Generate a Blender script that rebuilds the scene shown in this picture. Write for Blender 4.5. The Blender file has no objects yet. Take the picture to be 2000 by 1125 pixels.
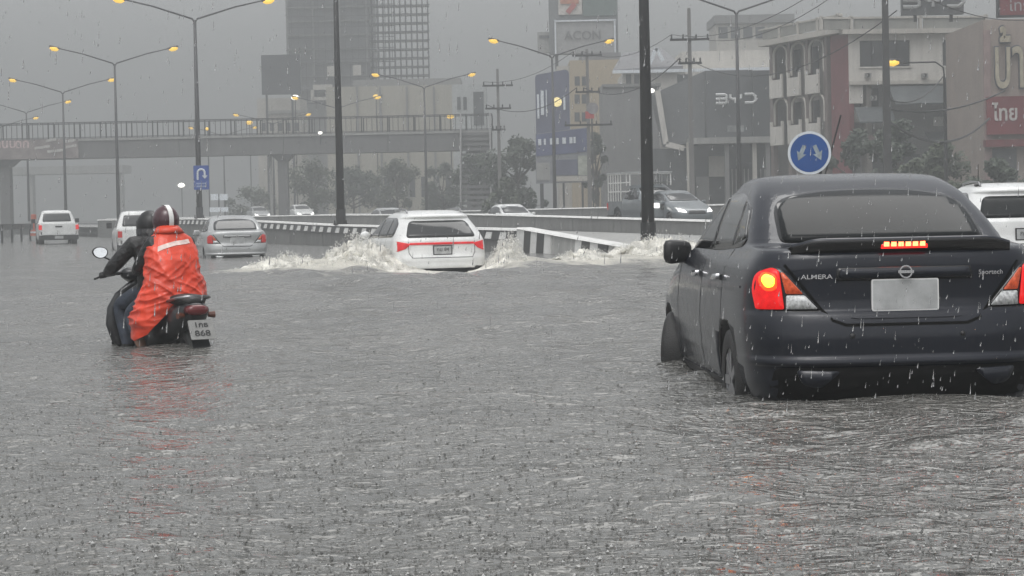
import bpy, bmesh, math, random
import numpy as np
from mathutils import Vector, Matrix, noise
random.seed(7); rng = np.random.default_rng(7)
R = math.radians
scene = bpy.context.scene
C = scene.collection
# ------------------------------------------------------------------ camera, sky, sun, exposure
F, CAMZ, ROLL = 4500.0, 1.05, 0.021          # focal length in photo pixels, metres above the flood, camera roll
cam = bpy.data.cameras.new('camera'); cam.lens = 36 * F / 2000; cam.clip_start = 0.1; cam.clip_end = 3000
camo = bpy.data.objects.new('camera', cam); C.objects.link(camo)
camo.matrix_world = Matrix.Translation((0, 0, CAMZ)) @ Matrix.Rotation(R(90) - math.atan(147.5 / F), 4, 'X') @ Matrix.Rotation(-math.atan(ROLL), 4, 'Z')
scene.camera = camo
world = bpy.data.worlds.new('World'); scene.world = world; world.use_nodes = True
SUN_EL, SUN_ROT = 62, 200
wn = world.node_tree.nodes; wl = world.node_tree.links; wn.clear()
sky = wn.new('ShaderNodeTexSky'); sky.sky_type = 'NISHITA'; sky.sun_disc = False
sky.sun_elevation = R(SUN_EL); sky.sun_rotation = R(SUN_ROT); sky.air_density = 1.0; sky.dust_density = 4.0
hs = wn.new('ShaderNodeHueSaturation'); hs.inputs['Saturation'].default_value = 0.12
bg = wn.new('ShaderNodeBackground'); bg.inputs['Strength'].default_value = 0.15
wo = wn.new('ShaderNodeOutputWorld')
wl.new(sky.outputs[0], hs.inputs['Color']); wl.new(hs.outputs[0], bg.inputs['Color']); wl.new(bg.outputs[0], wo.inputs['Surface'])
sl = bpy.data.lights.new('sun', 'SUN'); sl.energy = 0.9; sl.angle = R(40); sl.color = (1, 0.985, 0.96)
so = bpy.data.objects.new('sun', sl); C.objects.link(so)
so.rotation_euler = (R(90 - SUN_EL), 0, R(180 - SUN_ROT) + math.pi)
so.location = (0, 0, 80)
vs = scene.view_settings; vs.view_transform = 'Standard'; vs.look = 'None'; vs.gamma = 1; vs.use_curve_mapping = False
vs.exposure = 0.62
scene.render.engine = 'CYCLES'
cy = scene.cycles
cy.use_denoising = True
try: cy.denoiser = 'OPENIMAGEDENOISE'
except Exception: pass
cy.volume_bounces = 2; cy.max_bounces = 6; cy.diffuse_bounces = 2; cy.glossy_bounces = 3; cy.transmission_bounces = 4
cy.caustics_reflective = False; cy.caustics_refractive = False; cy.sample_clamp_indirect = 4
HAZE_DENSITY = 0.0038

# ------------------------------------------------------------------ pixel -> place
def Wp(px, py, d):
    dx, dy = px - 1000.0, py - 562.5
    x, y = dx - ROLL * dy, dy + ROLL * dx
    return Vector((x / F * d, d, CAMZ + d * (-y - 147.5) / F))
def onwater(px, py):                          # point on the flood seen at a pixel
    dx, dy = px - 1000.0, py - 562.5
    y = dy + ROLL * dx
    return Wp(px, py, CAMZ * F / (y + 147.5))
def line_x(off, d): return 18.34 + off - 0.3 * d      # lines parallel to the median, off metres to its right
RD = Vector((-0.2873, 0.9578, 0)); RN = Vector((0.9578, 0.2873, 0))
def tab(d, xs, ys): return float(np.interp(d, xs, ys))
def zroad(d): return tab(d, [40, 65, 88, 114, 240, 900], [0.08, 0.28, 0.48, 0.6, 0.75, 0.8])

# ------------------------------------------------------------------ materials
MATS = {}
def mat(name, col, rough=0.6, metal=0.0, var=0.15, scale=3.0, bump=0.0, bscale=40.0, emit=None, estr=0.0, coat=0.0, spec=0.5, streak=0.0, trans=0.0, alpha=1.0):
    if name in MATS: return MATS[name]
    m = bpy.data.materials.new(name); m.use_nodes = True
    nt = m.node_tree; n = nt.nodes; l = nt.links; b = n['Principled BSDF']
    b.inputs['Roughness'].default_value = rough; b.inputs['Metallic'].default_value = metal
    b.inputs['Coat Weight'].default_value = coat*0.6; b.inputs['Coat Roughness'].default_value = 0.06
    b.inputs['Specular IOR Level'].default_value = spec
    b.inputs['Transmission Weight'].default_value = trans
    b.inputs['Alpha'].default_value = alpha
    if trans: b.inputs['IOR'].default_value = 1.33
    tc = n.new('ShaderNodeTexCoord')
    if var > 0:
        t = n.new('ShaderNodeTexNoise'); t.inputs['Scale'].default_value = scale; t.inputs['Detail'].default_value = 6
        l.new(tc.outputs['Object'], t.inputs['Vector'])
        src = t.outputs['Fac']
        if streak > 0:                        # rain-washed vertical dirt runs
            mp = n.new('ShaderNodeMapping'); mp.inputs['Scale'].default_value = (3.5, 3.5, 0.25)
            t2 = n.new('ShaderNodeTexNoise'); t2.inputs['Scale'].default_value = 1.3; t2.inputs['Detail'].default_value = 4
            l.new(tc.outputs['Object'], mp.inputs['Vector']); l.new(mp.outputs[0], t2.inputs['Vector'])
            mx = n.new('ShaderNodeMix'); mx.data_type = 'FLOAT'; mx.inputs[0].default_value = streak
            l.new(t.outputs['Fac'], mx.inputs[2]); l.new(t2.outputs['Fac'], mx.inputs[3]); src = mx.outputs[0]
        r = n.new('ShaderNodeValToRGB')
        c0 = [max(0, c * (1 - 1.3 * var)) for c in col]; c1 = [min(1, c * (1 + var)) for c in col]
        r.color_ramp.elements[0].position = 0.3; r.color_ramp.elements[1].position = 0.7
        r.color_ramp.elements[0].color = (*c0, 1); r.color_ramp.elements[1].color = (*c1, 1)
        l.new(src, r.inputs['Fac']); l.new(r.outputs['Color'], b.inputs['Base Color'])
    else: b.inputs['Base Color'].default_value = (*col, 1)
    if bump > 0:
        t3 = n.new('ShaderNodeTexNoise'); t3.inputs['Scale'].default_value = bscale; t3.inputs['Detail'].default_value = 4
        l.new(tc.outputs['Object'], t3.inputs['Vector'])
        bp = n.new('ShaderNodeBump'); bp.inputs['Strength'].default_value = bump; bp.inputs['Distance'].default_value = 0.02
        l.new(t3.outputs['Fac'], bp.inputs['Height']); l.new(bp.outputs[0], b.inputs['Normal'])
    if emit: b.inputs['Emission Color'].default_value = (*emit, 1); b.inputs['Emission Strength'].default_value = estr
    MATS[name] = m; return m
def wetpaint(name, col, metal=0.0, rough=0.3, drops=0.15, dscale=90.0):
    """car paint under rain: glossy, with beads and runs of water in the clear coat"""
    if name in MATS: return MATS[name]
    m = mat(name, col, rough, metal, 0.12, 2.0)
    n = m.node_tree.nodes; l = m.node_tree.links; b = n['Principled BSDF']
    b.inputs['Coat Weight'].default_value = 0.7; b.inputs['Coat Roughness'].default_value = 0.03; b.inputs['Specular IOR Level'].default_value = 0.15
    tc = n.new('ShaderNodeTexCoord')
    mp = n.new('ShaderNodeMapping'); mp.inputs['Scale'].default_value = (1, 1, 0.16); l.new(tc.outputs['Object'], mp.inputs['Vector'])
    run = n.new('ShaderNodeTexNoise'); run.inputs['Scale'].default_value = 38; run.inputs['Detail'].default_value = 2; l.new(mp.outputs[0], run.inputs['Vector'])
    v = n.new('ShaderNodeTexVoronoi'); v.inputs['Scale'].default_value = dscale; l.new(tc.outputs['Object'], v.inputs['Vector'])
    mr = n.new('ShaderNodeMapRange'); mr.inputs['From Max'].default_value = 0.30; mr.inputs['To Min'].default_value = 1; mr.inputs['To Max'].default_value = 0; l.new(v.outputs['Distance'], mr.inputs['Value'])
    sep = n.new('ShaderNodeSeparateColor'); l.new(v.outputs['Color'], sep.inputs[0])
    gt = n.new('ShaderNodeMath'); gt.operation = 'GREATER_THAN'; gt.inputs[1].default_value = 0.55; l.new(sep.outputs[0], gt.inputs[0])
    mu = n.new('ShaderNodeMath'); mu.operation = 'MULTIPLY'; l.new(mr.outputs[0], mu.inputs[0]); l.new(gt.outputs[0], mu.inputs[1])
    ad = n.new('ShaderNodeMath'); ad.operation = 'MULTIPLY_ADD'; ad.inputs[1].default_value = 1.6; l.new(run.outputs['Fac'], ad.inputs[0]); l.new(mu.outputs[0], ad.inputs[2])
    bp = n.new('ShaderNodeBump'); bp.inputs['Strength'].default_value = drops; bp.inputs['Distance'].default_value = 0.004
    l.new(ad.outputs[0], bp.inputs['Height']); l.new(bp.outputs[0], b.inputs['Coat Normal'])
    return m

CONC = mat('concrete', (0.30, 0.30, 0.29), 0.55, var=0.22, scale=1.2, bump=0.3, streak=0.5)
CONCD = mat('concrete_dark', (0.17, 0.17, 0.165), 0.55, var=0.25, scale=1.0, bump=0.3, streak=0.5)
WHITEP = mat('white_paint', (0.72, 0.72, 0.70), 0.45, var=0.12, scale=5, streak=0.4)
BLACKP = mat('black_paint', (0.03, 0.03, 0.03), 0.45, var=0.2, scale=5)
ASPH = mat('asphalt', (0.09, 0.09, 0.088), 0.35, var=0.25, scale=2, bump=0.4, bscale=60)
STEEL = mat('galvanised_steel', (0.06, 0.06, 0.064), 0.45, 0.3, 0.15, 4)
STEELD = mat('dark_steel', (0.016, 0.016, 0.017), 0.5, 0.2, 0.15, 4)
RUBBER = mat('rubber', (0.015, 0.015, 0.015), 0.55, var=0.15, scale=30, bump=0.2, bscale=120)
PLASTB = mat('black_plastic', (0.018, 0.018, 0.019), 0.4, var=0.1, scale=20)
UNDER = mat('shaded_black', (0.005, 0.005, 0.005), 0.7, var=0, spec=0.08)  # black trim and gaps, darkened so the shade under the bumpers is in the colour
GLOSSB = mat('gloss_black', (0.008, 0.008, 0.009), 0.15, var=0, coat=0.4)
GLASSD = mat('tinted_glass', (0.02, 0.022, 0.023), 0.07, var=0, spec=0.7)
GLASSF = mat('rain_fogged_glass', (0.012, 0.014, 0.015), 0.2, var=0.25, scale=3, spec=0.12)
GLASSW = mat('building_glass', (0.05, 0.055, 0.06), 0.12, var=0.2, scale=0.6, spec=0.6)
ALLOY = mat('alloy', (0.32, 0.32, 0.33), 0.3, 0.9, 0.05, 5)
CHROME = mat('chrome', (0.7, 0.7, 0.72), 0.12, 1.0, 0.0)
MIRRORG = mat('mirror_glass', (0.8, 0.82, 0.83), 0.04, 1.0, 0.0)
REDL = mat('red_lens', (0.35, 0.012, 0.012), 0.12, var=0, emit=(1.0, 0.03, 0.02), estr=0.12, coat=0.5)
REDLIT = mat('red_lens_lit', (0.40, 0.008, 0.008), 0.15, var=0.25, scale=25, emit=(1.0, 0.006, 0.008), estr=0.40)
REDMID = mat('red_bar_lens', (0.45, 0.015, 0.02), 0.2, var=0.3, scale=8, emit=(1.0, 0.02, 0.03), estr=0.22)
REDBR = mat('brake_led', (0.8, 0.1, 0.05), 0.2, var=0, emit=(1.0, 0.14, 0.05), estr=5)
YELLIT = mat('lit_bulb_lens', (0.9, 0.5, 0.1), 0.2, var=0, emit=(1.0, 0.40, 0.02), estr=3.6)
CLEARL = mat('clear_lens', (0.55, 0.56, 0.56), 0.15, var=0.35, scale=60, coat=0.5)
AMBERL = mat('amber_red_lens', (0.5, 0.09, 0.03), 0.15, var=0.3, scale=50, emit=(1, 0.1, 0.03), estr=0.12)
HEADL = mat('headlight_lit', (0.9, 0.9, 0.88), 0.2, var=0, emit=(1, 0.98, 0.92), estr=2.0)
LAMPY = mat('sodium_lamp', (0.9, 0.6, 0.1), 0.3, var=0, emit=(1.0, 0.60, 0.07), estr=0.75)
LAMPW = mat('white_lamp', (0.9, 0.9, 0.9), 0.3, var=0, emit=(1.0, 0.97, 0.88), estr=1.8)
PLATEW = mat('plate_white', (0.42, 0.43, 0.43), 0.35, var=0.15, scale=12)

# ------------------------------------------------------------------ mesh helpers
def link(o, parent=None):
    C.objects.link(o)
    if parent is not None: o.parent = parent
    return o
def mesh_obj(name, verts, faces, m, parent=None, smooth=False, world=False):
    me = bpy.data.meshes.new(name); me.from_pydata([tuple(v) for v in verts], [], faces)
    for k in (m if isinstance(m, (list, tuple)) else [m]): me.materials.append(k)
    if smooth: me.polygons.foreach_set('use_smooth', [True] * len(me.polygons))
    me.update()
    o = link(bpy.data.objects.new(name, me), parent)
    if world and parent is not None: o.location = -parent.location
    return o
def from_bm(name, bm, m, parent=None, smooth=False, world=False):
    me = bpy.data.meshes.new(name); bm.to_mesh(me); bm.free()
    for k in (m if isinstance(m, (list, tuple)) else [m]): me.materials.append(k)
    if smooth: me.polygons.foreach_set('use_smooth', [True] * len(me.polygons))
    o = link(bpy.data.objects.new(name, me), parent)
    if world and parent is not None: o.location = -parent.location
    return o
def tag(o, label, cat, group=None, kind=None):
    if label: o['label'] = label
    if cat: o['category'] = cat
    if group: o['group'] = group
    if kind: o['kind'] = kind
    return o
def thing(name, label, cat, loc=(0, 0, 0), rotz=0.0, group=None):
    o = link(bpy.data.objects.new(name, None)); o.empty_display_size = 0.2
    o.location = loc; o.rotation_euler = (0, 0, rotz)
    return tag(o, label, cat, group)
class MB:
    """collects shapes and links them as one mesh"""
    def __init__(s): s.v = []; s.f = []
    def add(s, vs, fs):
        b = len(s.v); s.v += [tuple(v) for v in vs]; s.f += [tuple(i + b for i in f) for f in fs]; return s
    def box(s, x0, y0, z0, x1, y1, z1):
        return s.add([(x0,y0,z0),(x1,y0,z0),(x1,y1,z0),(x0,y1,z0),(x0,y0,z1),(x1,y0,z1),(x1,y1,z1),(x0,y1,z1)],
                     [(0,3,2,1),(4,5,6,7),(0,1,5,4),(1,2,6,5),(2,3,7,6),(3,0,4,7)])
    def tube(s, pts, rad, seg=8, cap=True):
        pts = [Vector(p) for p in pts]; n = len(pts)
        rads = rad if isinstance(rad, (list, tuple)) else [rad] * n
        vs = []; fs = []; prev = None
        for i, p in enumerate(pts):
            t = (pts[min(i + 1, n - 1)] - pts[max(i - 1, 0)]).normalized()
            u = prev - t * prev.dot(t) if prev is not None else t.orthogonal()
            if u.length < 1e-6: u = t.orthogonal()
            u.normalize(); prev = u; w = t.cross(u)
            for k in range(seg):
                a = 2 * math.pi * k / seg; vs.append(p + (u * math.cos(a) + w * math.sin(a)) * rads[i])
        for i in range(n - 1):
            for k in range(seg):
                k2 = (k + 1) % seg
                fs.append((i*seg + k, i*seg + k2, (i+1)*seg + k2, (i+1)*seg + k))
        if cap: fs.append(tuple(reversed(range(seg)))); fs.append(tuple(range((n-1)*seg, n*seg)))
        return s.add(vs, fs)
    def beam(s, a, b, w, h, up=(0, 0, 1)):
        a = Vector(a); b = Vector(b); t = (b - a).normalized(); u = Vector(up).cross(t)
        if u.length < 1e-5: u = Vector((1, 0, 0))
        u.normalize(); q = t.cross(u); vs = []
        for p in (a, b):
            for (i, j) in ((-1,-1),(1,-1),(1,1),(-1,1)): vs.append(p + u * (i*w/2) + q * (j*h/2))
        return s.add(vs, [(0,1,2,3),(7,6,5,4),(0,4,5,1),(1,5,6,2),(2,6,7,3),(3,7,4,0)])
    def prism(s, poly, y0, y1):                # polygon in x,z pushed along y
        n = len(poly); vs = [(x, y0, z) for x, z in poly] + [(x, y1, z) for x, z in poly]
        fs = [tuple(range(n)), tuple(reversed(range(n, 2*n)))] + [(i, i+n, (i+1) % n + n, (i+1) % n) for i in range(n)]
        return s.add(vs, fs)
    def lathe(s, prof, seg=28, axis='X', c=(0,0,0)):   # (radius, along-axis) pairs
        vs = []; fs = []; n = len(prof)
        for k in range(seg):
            a = 2*math.pi*k/seg
            for r, h in prof:
                p = (h, r*math.cos(a), r*math.sin(a)) if axis == 'X' else ((r*math.cos(a), h, r*math.sin(a)) if axis == 'Y' else (r*math.cos(a), r*math.sin(a), h))
                vs.append((p[0]+c[0], p[1]+c[1], p[2]+c[2]))
        for k in range(seg):
            k2 = (k+1) % seg
            for i in range(n-1): fs.append((k*n+i, k2*n+i, k2*n+i+1, k*n+i+1))
        return s.add(vs, fs)
    def build(s, name, m, parent=None, smooth=False, world=False):
        return mesh_obj(name, s.v, s.f, m, parent, smooth, world)
def copy_tree(o, parent=None):
    c = o.copy(); C.objects.link(c)
    if parent is not None: c.parent = parent; c.matrix_parent_inverse = o.matrix_parent_inverse.copy()
    for ch in list(o.children): copy_tree(ch, c)
    return c
def round_poly(pts, r, seg=4):
    out = []; n = len(pts)
    for i in range(n):
        p = Vector(pts[i]).to_2d() if len(pts[i]) == 2 else Vector(pts[i][:2]); a = Vector(pts[i-1][:2]); b = Vector(pts[(i+1) % n][:2])
        rr = pts[i][2] if len(pts[i]) > 2 else r
        da = (a - p); db = (b - p); rr = min(rr, da.length*0.45, db.length*0.45)
        if rr < 1e-4: out.append((p.x, p.y)); continue
        s0 = p + da.normalized()*rr; s1 = p + db.normalized()*rr
        for k in range(seg+1):
            t = k/seg; q = s0*(1-t)**2 + p*2*t*(1-t) + s1*t*t; out.append((q.x, q.y))
    return out
def pchip(xs, ys, x):
    xs = np.asarray(xs, float); ys = np.asarray(ys, float); x = np.clip(np.asarray(x, float), xs[0], xs[-1])
    h = np.diff(xs); dl = np.diff(ys)/h; d = np.zeros_like(ys); d[0] = dl[0]; d[-1] = dl[-1]
    for i in range(1, len(xs)-1):
        if dl[i-1]*dl[i] > 0:
            w1 = 2*h[i] + h[i-1]; w2 = h[i] + 2*h[i-1]; d[i] = (w1+w2)/(w1/dl[i-1] + w2/dl[i])
    i = np.clip(np.searchsorted(xs, x, 'right')-1, 0, len(h)-1); t = (x-xs[i])/h[i]
    return (2*t**3-3*t**2+1)*ys[i] + (t**3-2*t**2+t)*h[i]*d[i] + (-2*t**3+3*t**2)*ys[i+1] + (t**3-t**2)*h[i]*d[i+1]
def text_mesh(s, size, extrude=0.002, bold=0.0, align='CENTER'):
    cu = bpy.data.curves.new('t', 'FONT'); cu.body = s; cu.size = size; cu.extrude = extrude; cu.offset = bold
    cu.align_x = align; cu.align_y = 'CENTER'; cu.resolution_u = 3
    o = bpy.data.objects.new('t', cu); C.objects.link(o)
    dg = bpy.context.evaluated_depsgraph_get(); me = bpy.data.meshes.new_from_object(o.evaluated_get(dg))
    bpy.data.objects.remove(o); bpy.data.curves.remove(cu); return me
def lettering(name, s, size, m, parent, loc, rot=(R(90), 0, 0), extrude=0.004, bold=0.0, sx=1.0, align='CENTER'):
    me = text_mesh(s, size, extrude, bold, align); me.materials.clear(); me.materials.append(m)
    o = link(bpy.data.objects.new(name, me), parent); o.location = loc; o.rotation_euler = rot; o.scale = (sx, 1, 1); return o
def bake(o):
    """swap an object's mesh for its evaluated one and drop the modifiers"""
    dg = bpy.context.evaluated_depsgraph_get(); me = bpy.data.meshes.new_from_object(o.evaluated_get(dg))
    o.modifiers.clear(); old = o.data; o.data = me; bpy.data.meshes.remove(old); return o
# ------------------------------------------------------------------ the setting
def struct(o): o['kind'] = 'structure'; return o
def sheet(name, rows, m):
    """rows of points (each row the same length) joined into one sheet"""
    n = len(rows[0]); vs = [p for r in rows for p in r]
    fs = [(i*n+j, i*n+j+1, (i+1)*n+j+1, (i+1)*n+j) for i in range(len(rows)-1) for j in range(n-1)]
    return mesh_obj(name, vs, fs, m)
GROUNDM = mat('wet_ground', (0.10, 0.095, 0.085), 0.5, var=0.2, scale=0.5)
struct(sheet('ground', [[(x, y, z) for x in (-650, 650)] for y, z in ((-60, -0.25), (13.9, -0.25), (17, -0.38), (42, -0.42), (880, -0.42))], GROUNDM))

SUVX, SUVY = -1.28, 45.0
SPLASHES = [  # centre x, y, length along x, along y, height : the heaps of water thrown up
    (-2.98, 45.4, 1.15, 1.7, 0.60), (-0.06, 45.6, 0.50, 1.6, 0.60), (-4.4, 44.9, 1.2, 1.5, 0.34), (1.45, 46.0, 1.0, 1.5, 0.30), (3.1, 47.2, 1.9, 1.4, 0.50), (-3.1, 48.8, 1.1, 1.6, 0.55)]
def water_height(X, Y, cell_x, cell_y, fine=True):
    h = np.zeros_like(X)
    g = np.random.default_rng(11)
    for i in range(64):
        lam = 0.13 * (2.6/0.13) ** g.random()
        th = g.normal(0.25, 0.75); kx, ky = math.sin(th)*2*math.pi/lam, math.cos(th)*2*math.pi/lam
        amp = 0.0042 * lam ** 0.75 * (0.5 + g.random()); ph = g.random()*6.28
        att = np.clip(1.3 - (np.abs(kx)*cell_x + np.abs(ky)*cell_y)/2.2, 0, 1)
        patch = 0.55 + 0.45*np.sin(X*(0.3+0.5*g.random()) + Y*(0.12+0.25*g.random()) + g.random()*6)
        h += amp*patch*att*np.sin(kx*X + ky*Y + ph)
    # wake of the white car: rough water spreading behind it, a trough under its tail
    dx = X - SUVX; dy = SUVY - Y
    zone = np.exp(-((dx+0.2)/(3.2+0.22*np.clip(dy, 0, 40)))**2) * np.where(dy > -6, np.exp(-np.abs(dy-2)/13.0), 0)
    w = np.zeros_like(X)
    for i in range(26):
        lam = 0.5 + 1.7*g.random(); th = g.normal(0, 0.55); kx, ky = math.sin(th)*6.28/lam, math.cos(th)*6.28/lam
        att = np.clip(1.3 - (np.abs(kx)*cell_x + np.abs(ky)*cell_y)/2.2, 0, 1)
        w += 0.019*lam*att*np.sin(kx*X + ky*Y + g.random()*6.28)
    h += zone*w*(1 - np.exp(-(dx/1.5)**4)*np.exp(-(np.clip(dy, 0, 40)/4.5)**4))
    h -= 0.16*np.exp(-(dx/1.15)**4)*np.clip((dy+0.8)/0.8, 0, 1)*np.exp(-(np.clip(dy-1.5, 0, 9)/2.2)**2)
    for (cx, cy_, lx, ly, hh) in SPLASHES: h += 0.25*hh*np.exp(-((X-cx)/(lx*1.2))**2 - ((Y-cy_)/(ly*1.2))**2)
    # bow ripples round the car and the scooter
    for (cx, cy_, k, a) in ((2.0, 14.3, 9, 0.006), (-2.75, 18.5, 11, 0.006)):
        r = np.hypot((X-cx)*1.0, (Y-cy_)*0.6); att = np.clip(1.3 - k*cell_y/2.2, 0, 1)
        h += a*att*np.sin(k*r)*np.exp(-np.clip(r-0.6, 0, 9)/0.8)
    return h
NR, NC = 1300, 430
dl = np.concatenate([[-60, -5, 1, 3], 1/np.linspace(1/4.2, 1/200.0, NR), [240, 300, 400, 600, 880]])
u = np.linspace(-1, 1, NC)
hw = 0.262*np.maximum(dl, 4) + 1.7
X = u[None, :]*hw[:, None]; Y = np.repeat(dl[:, None], NC, 1)
cell_x = (2*hw/(NC-1))[:, None]; cell_y = np.abs(np.gradient(dl))[:, None]
Z = np.where((Y > 3.5) & (Y < 230), water_height(X, Y, cell_x, cell_y), 0)
Z *= np.clip((1-np.abs(u))/0.04, 0, 1)[None, :]
ring = np.repeat(dl[:, None], 1, 1)
Xf = np.hstack([np.full_like(ring, -645), X, np.full_like(ring, 645)]); Yf = np.hstack([ring, Y, ring]); Zf = np.hstack([0*ring, Z, 0*ring])
nr, nc = Xf.shape
co = np.stack([Xf, Yf, Zf], -1).reshape(-1, 3)
idx = (np.arange(nr-1)[:, None]*nc + np.arange(nc-1)[None, :]).reshape(-1)
quads = np.stack([idx, idx+1, idx+nc+1, idx+nc], 1).astype(np.int32)
me = bpy.data.meshes.new('water'); me.vertices.add(len(co)); me.vertices.foreach_set('co', co.astype(np.float32).ravel())
me.loops.add(quads.size); me.loops.foreach_set('vertex_index', quads.ravel())
me.polygons.add(len(quads)); me.polygons.foreach_set('loop_start', np.arange(0, quads.size, 4, dtype=np.int32)); me.polygons.foreach_set('loop_total', np.full(len(quads), 4, dtype=np.int32))
me.polygons.foreach_set('use_smooth', np.ones(len(quads), dtype=bool)); me.update(calc_edges=True)
dx = Xf - SUVX; dy = SUVY - Yf
foam = np.exp(-((dx+0.3)/(2.6+0.12*np.clip(dy, 0, 40)))**2)*np.where(dy > -5, np.exp(-np.abs(dy+0.5)/4.0), 0)
for (cx, cy_, lx, ly, hh) in SPLASHES: foam = np.maximum(foam, np.exp(-((Xf-cx)/(lx*1.3))**2 - ((Yf-cy_)/(ly*1.6))**2))
at = me.attributes.new('foam', 'FLOAT', 'POINT'); at.data.foreach_set('value', foam.astype(np.float32).ravel())
def water_material():
    m = bpy.data.materials.new('flood_water'); m.use_nodes = True; nt = m.node_tree; n = nt.nodes; l = nt.links; b = n['Principled BSDF']
    def N(t, **k):
        x = n.new(t)
        for a, v in k.items():
            if a in x.inputs: x.inputs[a].default_value = v
        return x
    def M(op, a, b_=None, c=None):
        x = n.new('ShaderNodeMath'); x.operation = op
        for i, v in enumerate((a, b_, c)):
            if v is None: continue
            if isinstance(v, (int, float)): x.inputs[i].default_value = v
            else: l.new(v, x.inputs[i])
        return x.outputs[0]
    tc = n.new('ShaderNodeTexCoord'); pos = tc.outputs['Object']
    mud = N('ShaderNodeTexNoise', Scale=0.35, Detail=5.0); l.new(pos, mud.inputs['Vector'])
    ramp = n.new('ShaderNodeValToRGB'); ramp.color_ramp.elements[0].position = 0.3; ramp.color_ramp.elements[1].position = 0.72
    ramp.color_ramp.elements[0].color = (0.105, 0.105, 0.098, 1); ramp.color_ramp.elements[1].color = (0.15, 0.148, 0.137, 1)
    l.new(mud.outputs['Fac'], ramp.inputs['Fac'])
    fa = n.new('ShaderNodeAttribute'); fa.attribute_name = 'foam'
    fn = N('ShaderNodeTexNoise', Scale=2.6, Detail=9.0, Roughness=0.7); l.new(pos, fn.inputs['Vector'])
    fm = M('MULTIPLY', M('SUBTRACT', M('ADD', M('MULTIPLY', fa.outputs['Fac'], 0.70), fn.outputs['Fac']), 0.74), 3.2)
    fcl = n.new('ShaderNodeClamp'); l.new(fm, fcl.inputs['Value'])
    mix = n.new('ShaderNodeMix'); mix.data_type = 'RGBA'; l.new(fcl.outputs[0], mix.inputs['Factor']); l.new(ramp.outputs['Color'], mix.inputs['A'])
    mix.inputs['B'].default_value = (0.50, 0.485, 0.43, 1); l.new(mix.outputs['Result'], b.inputs['Base Color'])
    rr = n.new('ShaderNodeMapRange'); l.new(fcl.outputs[0], rr.inputs['Value']); rr.inputs['To Min'].default_value = 0.12; rr.inputs['To Max'].default_value = 0.8
    l.new(rr.outputs[0], b.inputs['Roughness']); b.inputs['IOR'].default_value = 1.62
    # raindrop rings at three sizes, each patch at its own stage of spreading
    total = None
    for sc_, wave, amp, off in ((4.0, 70, 0.0080, 0), (8.5, 120, 0.0042, 3.7), (19.0, 230, 0.0016, 7.1)):
        mp = n.new('ShaderNodeMapping'); mp.inputs['Location'].default_value = (off, off*1.3, 0); mp.inputs['Scale'].default_value = (1, 1, 0); l.new(pos, mp.inputs['Vector'])
        v = n.new('ShaderNodeTexVoronoi'); v.voronoi_dimensions = '2D'; v.inputs['Scale'].default_value = sc_; l.new(mp.outputs[0], v.inputs['Vector'])
        dist = M('DIVIDE', v.outputs['Distance'], sc_)
        sep = n.new('ShaderNodeSeparateColor'); l.new(v.outputs['Color'], sep.inputs[0])
        rad = M('MULTIPLY', sep.outputs[0], 0.42/sc_)
        env = M('POWER', 2.718, M('MULTIPLY', M('POWER', M('DIVIDE', M('SUBTRACT', dist, rad), 0.13/sc_), 2), -1))
        wv = M('MULTIPLY', M('MULTIPLY', M('SINE', M('MULTIPLY', M('SUBTRACT', dist, rad), wave)), env), amp)
        total = wv if total is None else M('ADD', total, wv)
    for sc_, size, amp, off in ((9.0, 0.018, 0.022, 2.2), (16.0, 0.012, 0.015, 5.3), (27.0, 0.008, 0.008, 8.9)):      # pits where drops have just struck
        mp = n.new('ShaderNodeMapping'); mp.inputs['Location'].default_value = (off, off*0.7, 0); mp.inputs['Scale'].default_value = (1, 1, 0); l.new(pos, mp.inputs['Vector'])
        v = n.new('ShaderNodeTexVoronoi'); v.voronoi_dimensions = '2D'; v.inputs['Scale'].default_value = sc_; l.new(mp.outputs[0], v.inputs['Vector'])
        sep = n.new('ShaderNodeSeparateColor'); l.new(v.outputs['Color'], sep.inputs[0])
        gate = M('LESS_THAN', sep.outputs[1], 0.5)
        pit = M('POWER', 2.718, M('MULTIPLY', M('POWER', M('DIVIDE', M('DIVIDE', v.outputs['Distance'], sc_), size), 2), -1))
        total = M('SUBTRACT', total, M('MULTIPLY', M('MULTIPLY', pit, gate), amp))
    mpn = n.new('ShaderNodeMapping'); mpn.inputs['Scale'].default_value = (0.75, 1.0, 0); l.new(pos, mpn.inputs['Vector'])
    for sc_, amp in ((1.6, 0.030), (6.0, 0.016), (20.0, 0.0065), (55.0, 0.0024)):
        t = N('ShaderNodeTexNoise', Scale=sc_, Detail=3.0); l.new(mpn.outputs[0], t.inputs['Vector'])
        total = M('ADD', total, M('MULTIPLY', t.outputs['Fac'], amp))
    for sc_, amp, lo, hi in ((2.6, 0.055, 0.54, 0.74), (6.5, 0.036, 0.55, 0.75), (16.0, 0.012, 0.53, 0.72)):   # steep little wave faces, scattered
        t = N('ShaderNodeTexNoise', Scale=sc_, Detail=1.0); l.new(mpn.outputs[0], t.inputs['Vector'])
        mr = n.new('ShaderNodeMapRange'); mr.interpolation_type = 'SMOOTHSTEP'; mr.inputs['From Min'].default_value = lo; mr.inputs['From Max'].default_value = hi
        l.new(t.outputs['Fac'], mr.inputs['Value']); total = M('ADD', total, M('MULTIPLY', mr.outputs[0], amp))
    bp = n.new('ShaderNodeBump'); bp.inputs['Strength'].default_value = 0.68; bp.inputs['Distance'].default_value = 1.0
    l.new(total, bp.inputs['Height']); l.new(bp.outputs[0], b.inputs['Normal'])
    return m
me.materials.append(water_material())
struct(link(bpy.data.objects.new('water', me)))

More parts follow.
